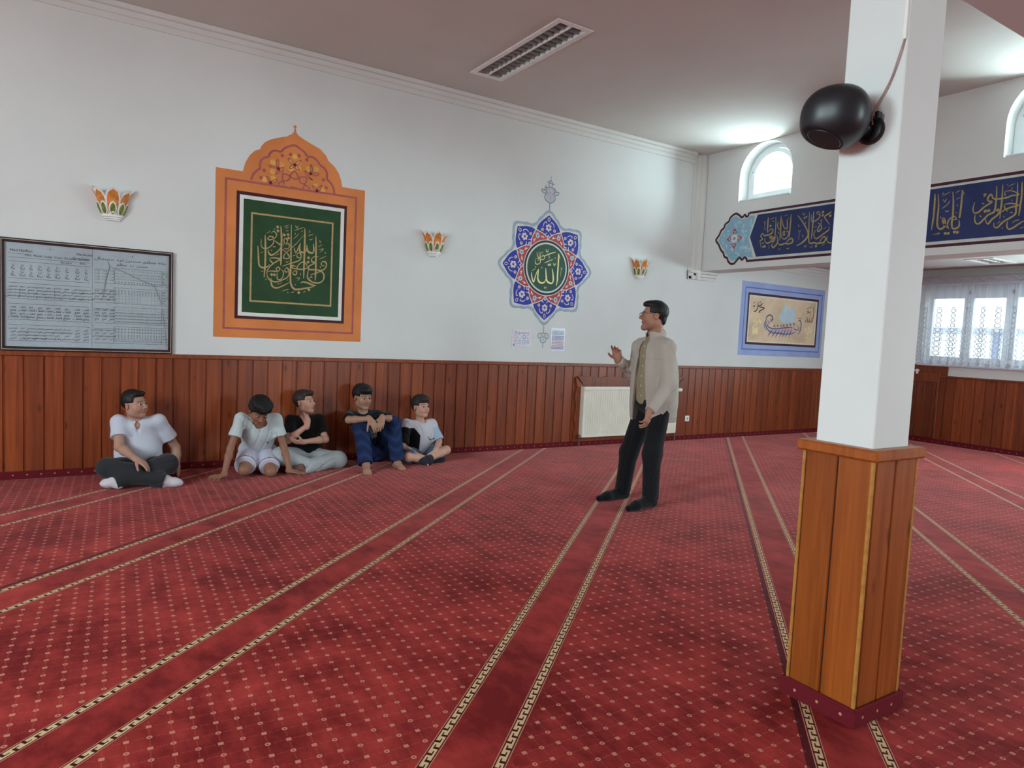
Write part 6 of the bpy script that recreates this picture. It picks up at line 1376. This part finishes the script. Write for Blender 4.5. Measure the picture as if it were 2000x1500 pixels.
# boy in the white polo --------------------------------------------------------
n = 'b1'
def polo_collar(J, o, T, c, R, hs):
    S = SDF(); s = o['s']; rt, fw, up = T[:, 0], T[:, 1], T[:, 2]; N = J['neck']
    S.ell(N + up * .004 + fw * .014, np.array((.098, .106, .040)) * s, T, .01); S.ell(N + up * .040 * s + fw * .022, np.array((.068, .080, .070)) * s, T, .005, '-')
    S.func(lambda P: np.abs((P - N) @ rt) - .006 - .35 * np.clip(.03 - (P - N) @ up, 0, .2) - np.where((P - N) @ fw > 0, 0, -9), .004, '-')
    return S, M_CLOTH, flatcol((214, 216, 228)), .004
def polo_col(V): return np.tile(L3(206, 208, 222), (len(V), 1))
def sock1(V):
    C = np.tile(L3(214, 206, 214), (len(V), 1)); return C
o = dict(s=.93, hs=1.06, g=1.06, gb=1.28, ar=1.12, lr=1.1, look=(48, 4, -4), kid=1.0, skin=L3(182, 138, 120), jaw=1.14, cheek=1.12, nose=.9, gaze=-.2, neckr=1.15, vox=.0045,
         hair=dict(col=L3(20, 16, 16), line=.066, temple=.020, nape=.066, ear=.022, th=.004, amp=.0014, add=[(0, .05, .092, .056, .045, .02)], seed=3),
         hands=dict(L=(nrm((.05, -.35, -.9)), nrm((-1, 0, .1)), 1, .25, .12), R=(nrm((.75, -.55, -.42)), nrm((-.2, .3, -.95)), -1, (.25, .35, .45, .5), .10)),
         clothes=[('polo_shirt', tee(polo_col, .62, .022, .0, (.058, .070, .050), 21, .005, .024, polo=True, belly=.012)), ('collar', polo_collar), ('trousers', trousers((50, 50, 54), .108, .086, .078, 1.0, 31, .008, .020, .10)), ] + socks(sock1, .06))
build_person('person', 'boy in a white polo shirt and charcoal trousers sitting cross legged apart from the others', POSE[n], o)

# kneeling boy leaning on his hands ----------------------------------------------
n = 'b2'
def white_tee(V):
    J = PJ[n]; C = np.tile(L3(196, 206, 208), (len(V), 1)); rt, fw, up = torso_frame(J); q = V - (J['neck'] - up * .17); m = (np.abs(q @ rt + .065) < .008) & (np.abs(q @ up) < .012) & (q @ fw > 0); C[m] = L3(22, 24, 40); return C
def shorts2(V):
    J = PJ['b2']; C = np.tile(L3(206, 202, 220), (len(V), 1))
    for k in 'LR':
        ax = nrm(J[k + 'k'] - J[k + 'h']); e = J[k + 'h'] + (J[k + 'k'] - J[k + 'h']) * .80; t = (V - e) @ ax; near = np.linalg.norm(V - e - t[:, None] * ax, axis=1) < .112
        C[near & (np.abs(t + .022) < .0045)] = L3(24, 26, 50)
    return C
o = dict(s=.90, hs=1.02, g=.98, gb=.92, ar=.92, look=(14, -38, 6), kid=1.0, skin=L3(150, 104, 82), nose=1.0, vox=.0045,
         hair=dict(col=L3(17, 15, 16), line=.050, temple=.020, nape=.055, ear=.024, th=.020, amp=.0055, add=[(0, .062, .085, .066, .050, .034), (.03, .02, .11, .06, .07, .03), (-.03, .02, .105, .06, .07, .03)], seed=5),
         hands=dict(L=(nrm((.80, -.55, -.10)), nrm((0, 0, -1)), 1, (.05, .08, .08, .1), .22, .2, (.3, .9, .05)), R=(nrm((-.80, -.58, -.08)), nrm((0, 0, -1)), -1, (.05, .08, .08, .1), .24, .2, (.3, .9, .05))),
         clothes=[('t_shirt', tee(white_tee, .60, .026, -.02, (.070, .078, .055), 41, .007, .026, neckdrop=.018)), ('shorts', trousers(shorts2, .112, .104, .1, .80, 51, .006, .022, .12))])
build_person('person', 'boy in a white t-shirt and white shorts kneeling forward on both hands', POSE[n], o)

# boy in the black t-shirt, hand on his chin -------------------------------------
n = 'b3'
o = dict(s=.88, hs=1.0, g=1.0, gb=.98, look=(56, 8, 0), kid=1.0, skin=L3(196, 148, 128), nose=1.0, vox=.0045,
         hair=dict(col=L3(44, 34, 30), line=.062, temple=.024, nape=.058, ear=.026, th=.008, amp=.0026, add=[(.0, .058, .092, .058, .044, .026)], seed=7),
         hands=dict(L=(nrm((-.95, -.15, .05)), nrm((0, .5, .6)), -1, (.35, .4, .45, .5), .06), R=(nrm((.10, .22, .97)), nrm((-.35, .92, -.15)), 1, (.35, .65, .8, .9), .06, .3, (.8, .3, .5))),
         clothes=[('t_shirt', tee((22, 20, 22), .72, .024, -.01, (.060, .068, .050), 61, .004, .024)), ('trousers', trousers((176, 180, 184), .104, .090, .078, 1.0, 71, .009, .020, .11)), ] + socks((120, 88, 80), .02))
build_person('person', 'boy in a black t-shirt and pale grey trousers resting his chin on his hand', POSE[n], o)

# barefoot boy in jeans ------------------------------------------------------------
n = 'b4'
def speckle(V):
    J = PJ['b4']; C = np.tile(L3(20, 20, 23), (len(V), 1)); r = np.random.RandomState(2).rand(len(V)); C[r > .985] = L3(120, 122, 128)
    rt, fw, up = torso_frame(J); q = V - (J['neck'] - up * .20); x, z = q @ rt, q @ up
    m = (np.abs(x) < .05) & (np.abs(z) < .07) & (q @ fw > 0) & (np.sin(x * 300) * np.sin(z * 210) > .25); C[m] = L3(170, 186, 196); return C
def jeans(V):
    C = np.tile(L3(40, 54, 92), (len(V), 1)); f = np.sin(V[:, 2] * 60 + 3 * np.sin(V[:, 0] * 25)) * .5 + .5; return C * (0.75 + .5 * f[:, None] ** 2)
o = dict(s=.94, hs=1.06, g=.98, gb=.94, look=(32, -6, 0), kid=.6, skin=L3(172, 130, 108), nose=1.1, bare=True, stubble=.25, vox=.0045,
         hair=dict(col=L3(15, 14, 17), line=.044, temple=.014, nape=.062, ear=.022, th=.012, amp=.0018, add=[(0, .060, .082, .066, .042, .034), (0, 0, .105, .07, .08, .026)], seed=9),
         hands=dict(L=(nrm((-.35, -.55, -.75)), nrm((.1, .8, -.6)), -1, (.30, .35, .4, .45), .06), R=(nrm((.45, -.45, -.75)), nrm((0, .8, -.6)), -1, (.30, .35, .4, .45), .06)),
         clothes=[('t_shirt', tee(speckle, .80, .020, -.02, (.058, .066, .050), 81, .004, .022)), ('jeans', trousers(jeans, .100, .082, .078, .97, 91, .007, .018, .10, M_DENIM))])
build_person('person', 'barefoot boy in blue jeans hugging his raised knees against the panelling', POSE[n], o)

# smallest boy, colour block t-shirt -------------------------------------------------
n = 'b5'
def block(V):
    J = PJ['b5']; C = np.tile(L3(206, 202, 212), (len(V), 1)); rt, fw, up = torso_frame(J); q = V - J['neck']; x, z = q @ rt, q @ up
    blk = (x > .055 + .10 * np.clip((z + .12) / .12, 0, 1)) & (z < -.045); C[blk] = L3(20, 19, 22)
    eR = J['Rs'] + (J['Re'] - J['Rs']) * .25; C[((V - eR) @ nrm(J['Re'] - J['Rs']) > 0) & (x > .10)] = L3(20, 19, 22)
    eL = J['Ls'] + (J['Le'] - J['Ls']) * .30; C[((V - eL) @ nrm(J['Le'] - J['Ls']) > 0) & (x < -.10)] = L3(168, 190, 208)
    m = (np.abs(x + .075) < .035) & (np.abs(z + .16 + .02 * np.sin(x * 60)) < .006) & (q @ fw > 0); C[m] = L3(30, 30, 36)
    return C
o = dict(s=.84, hs=1.02, g=1.0, gb=.96, ar=.92, lr=.95, look=(40, 6, 0), kid=1.0, skin=L3(204, 158, 138), nose=.85, cheek=1.05, gaze=-.1, vox=.0045,
         hair=dict(col=L3(40, 34, 32), line=.046, temple=.012, nape=.056, ear=.022, th=.010, amp=.0032, add=[(0, .062, .082, .062, .042, .034), (0, .0, .108, .062, .075, .028)], seed=11),
         hands=dict(L=(nrm((-.35, -.35, -.85)), nrm((-.3, .8, -.3)), -1, (.25, .35, .4, .45), .10), R=(nrm((.85, -.30, -.30)), nrm((.1, .2, -.95)), -1, (.25, .35, .4, .45), .08)),
         clothes=[('t_shirt', tee(block, .88, .024, -.01, (.062, .070, .050), 101, .006, .030)), ('shorts', trousers((92, 112, 140), .100, .090, .1, .72, 111, .006, .018, .10, M_DENIM)), ] + socks((44, 46, 54), .06))
build_person('person', 'smallest boy in a white, black and light blue t-shirt and denim shorts', POSE[n], o)
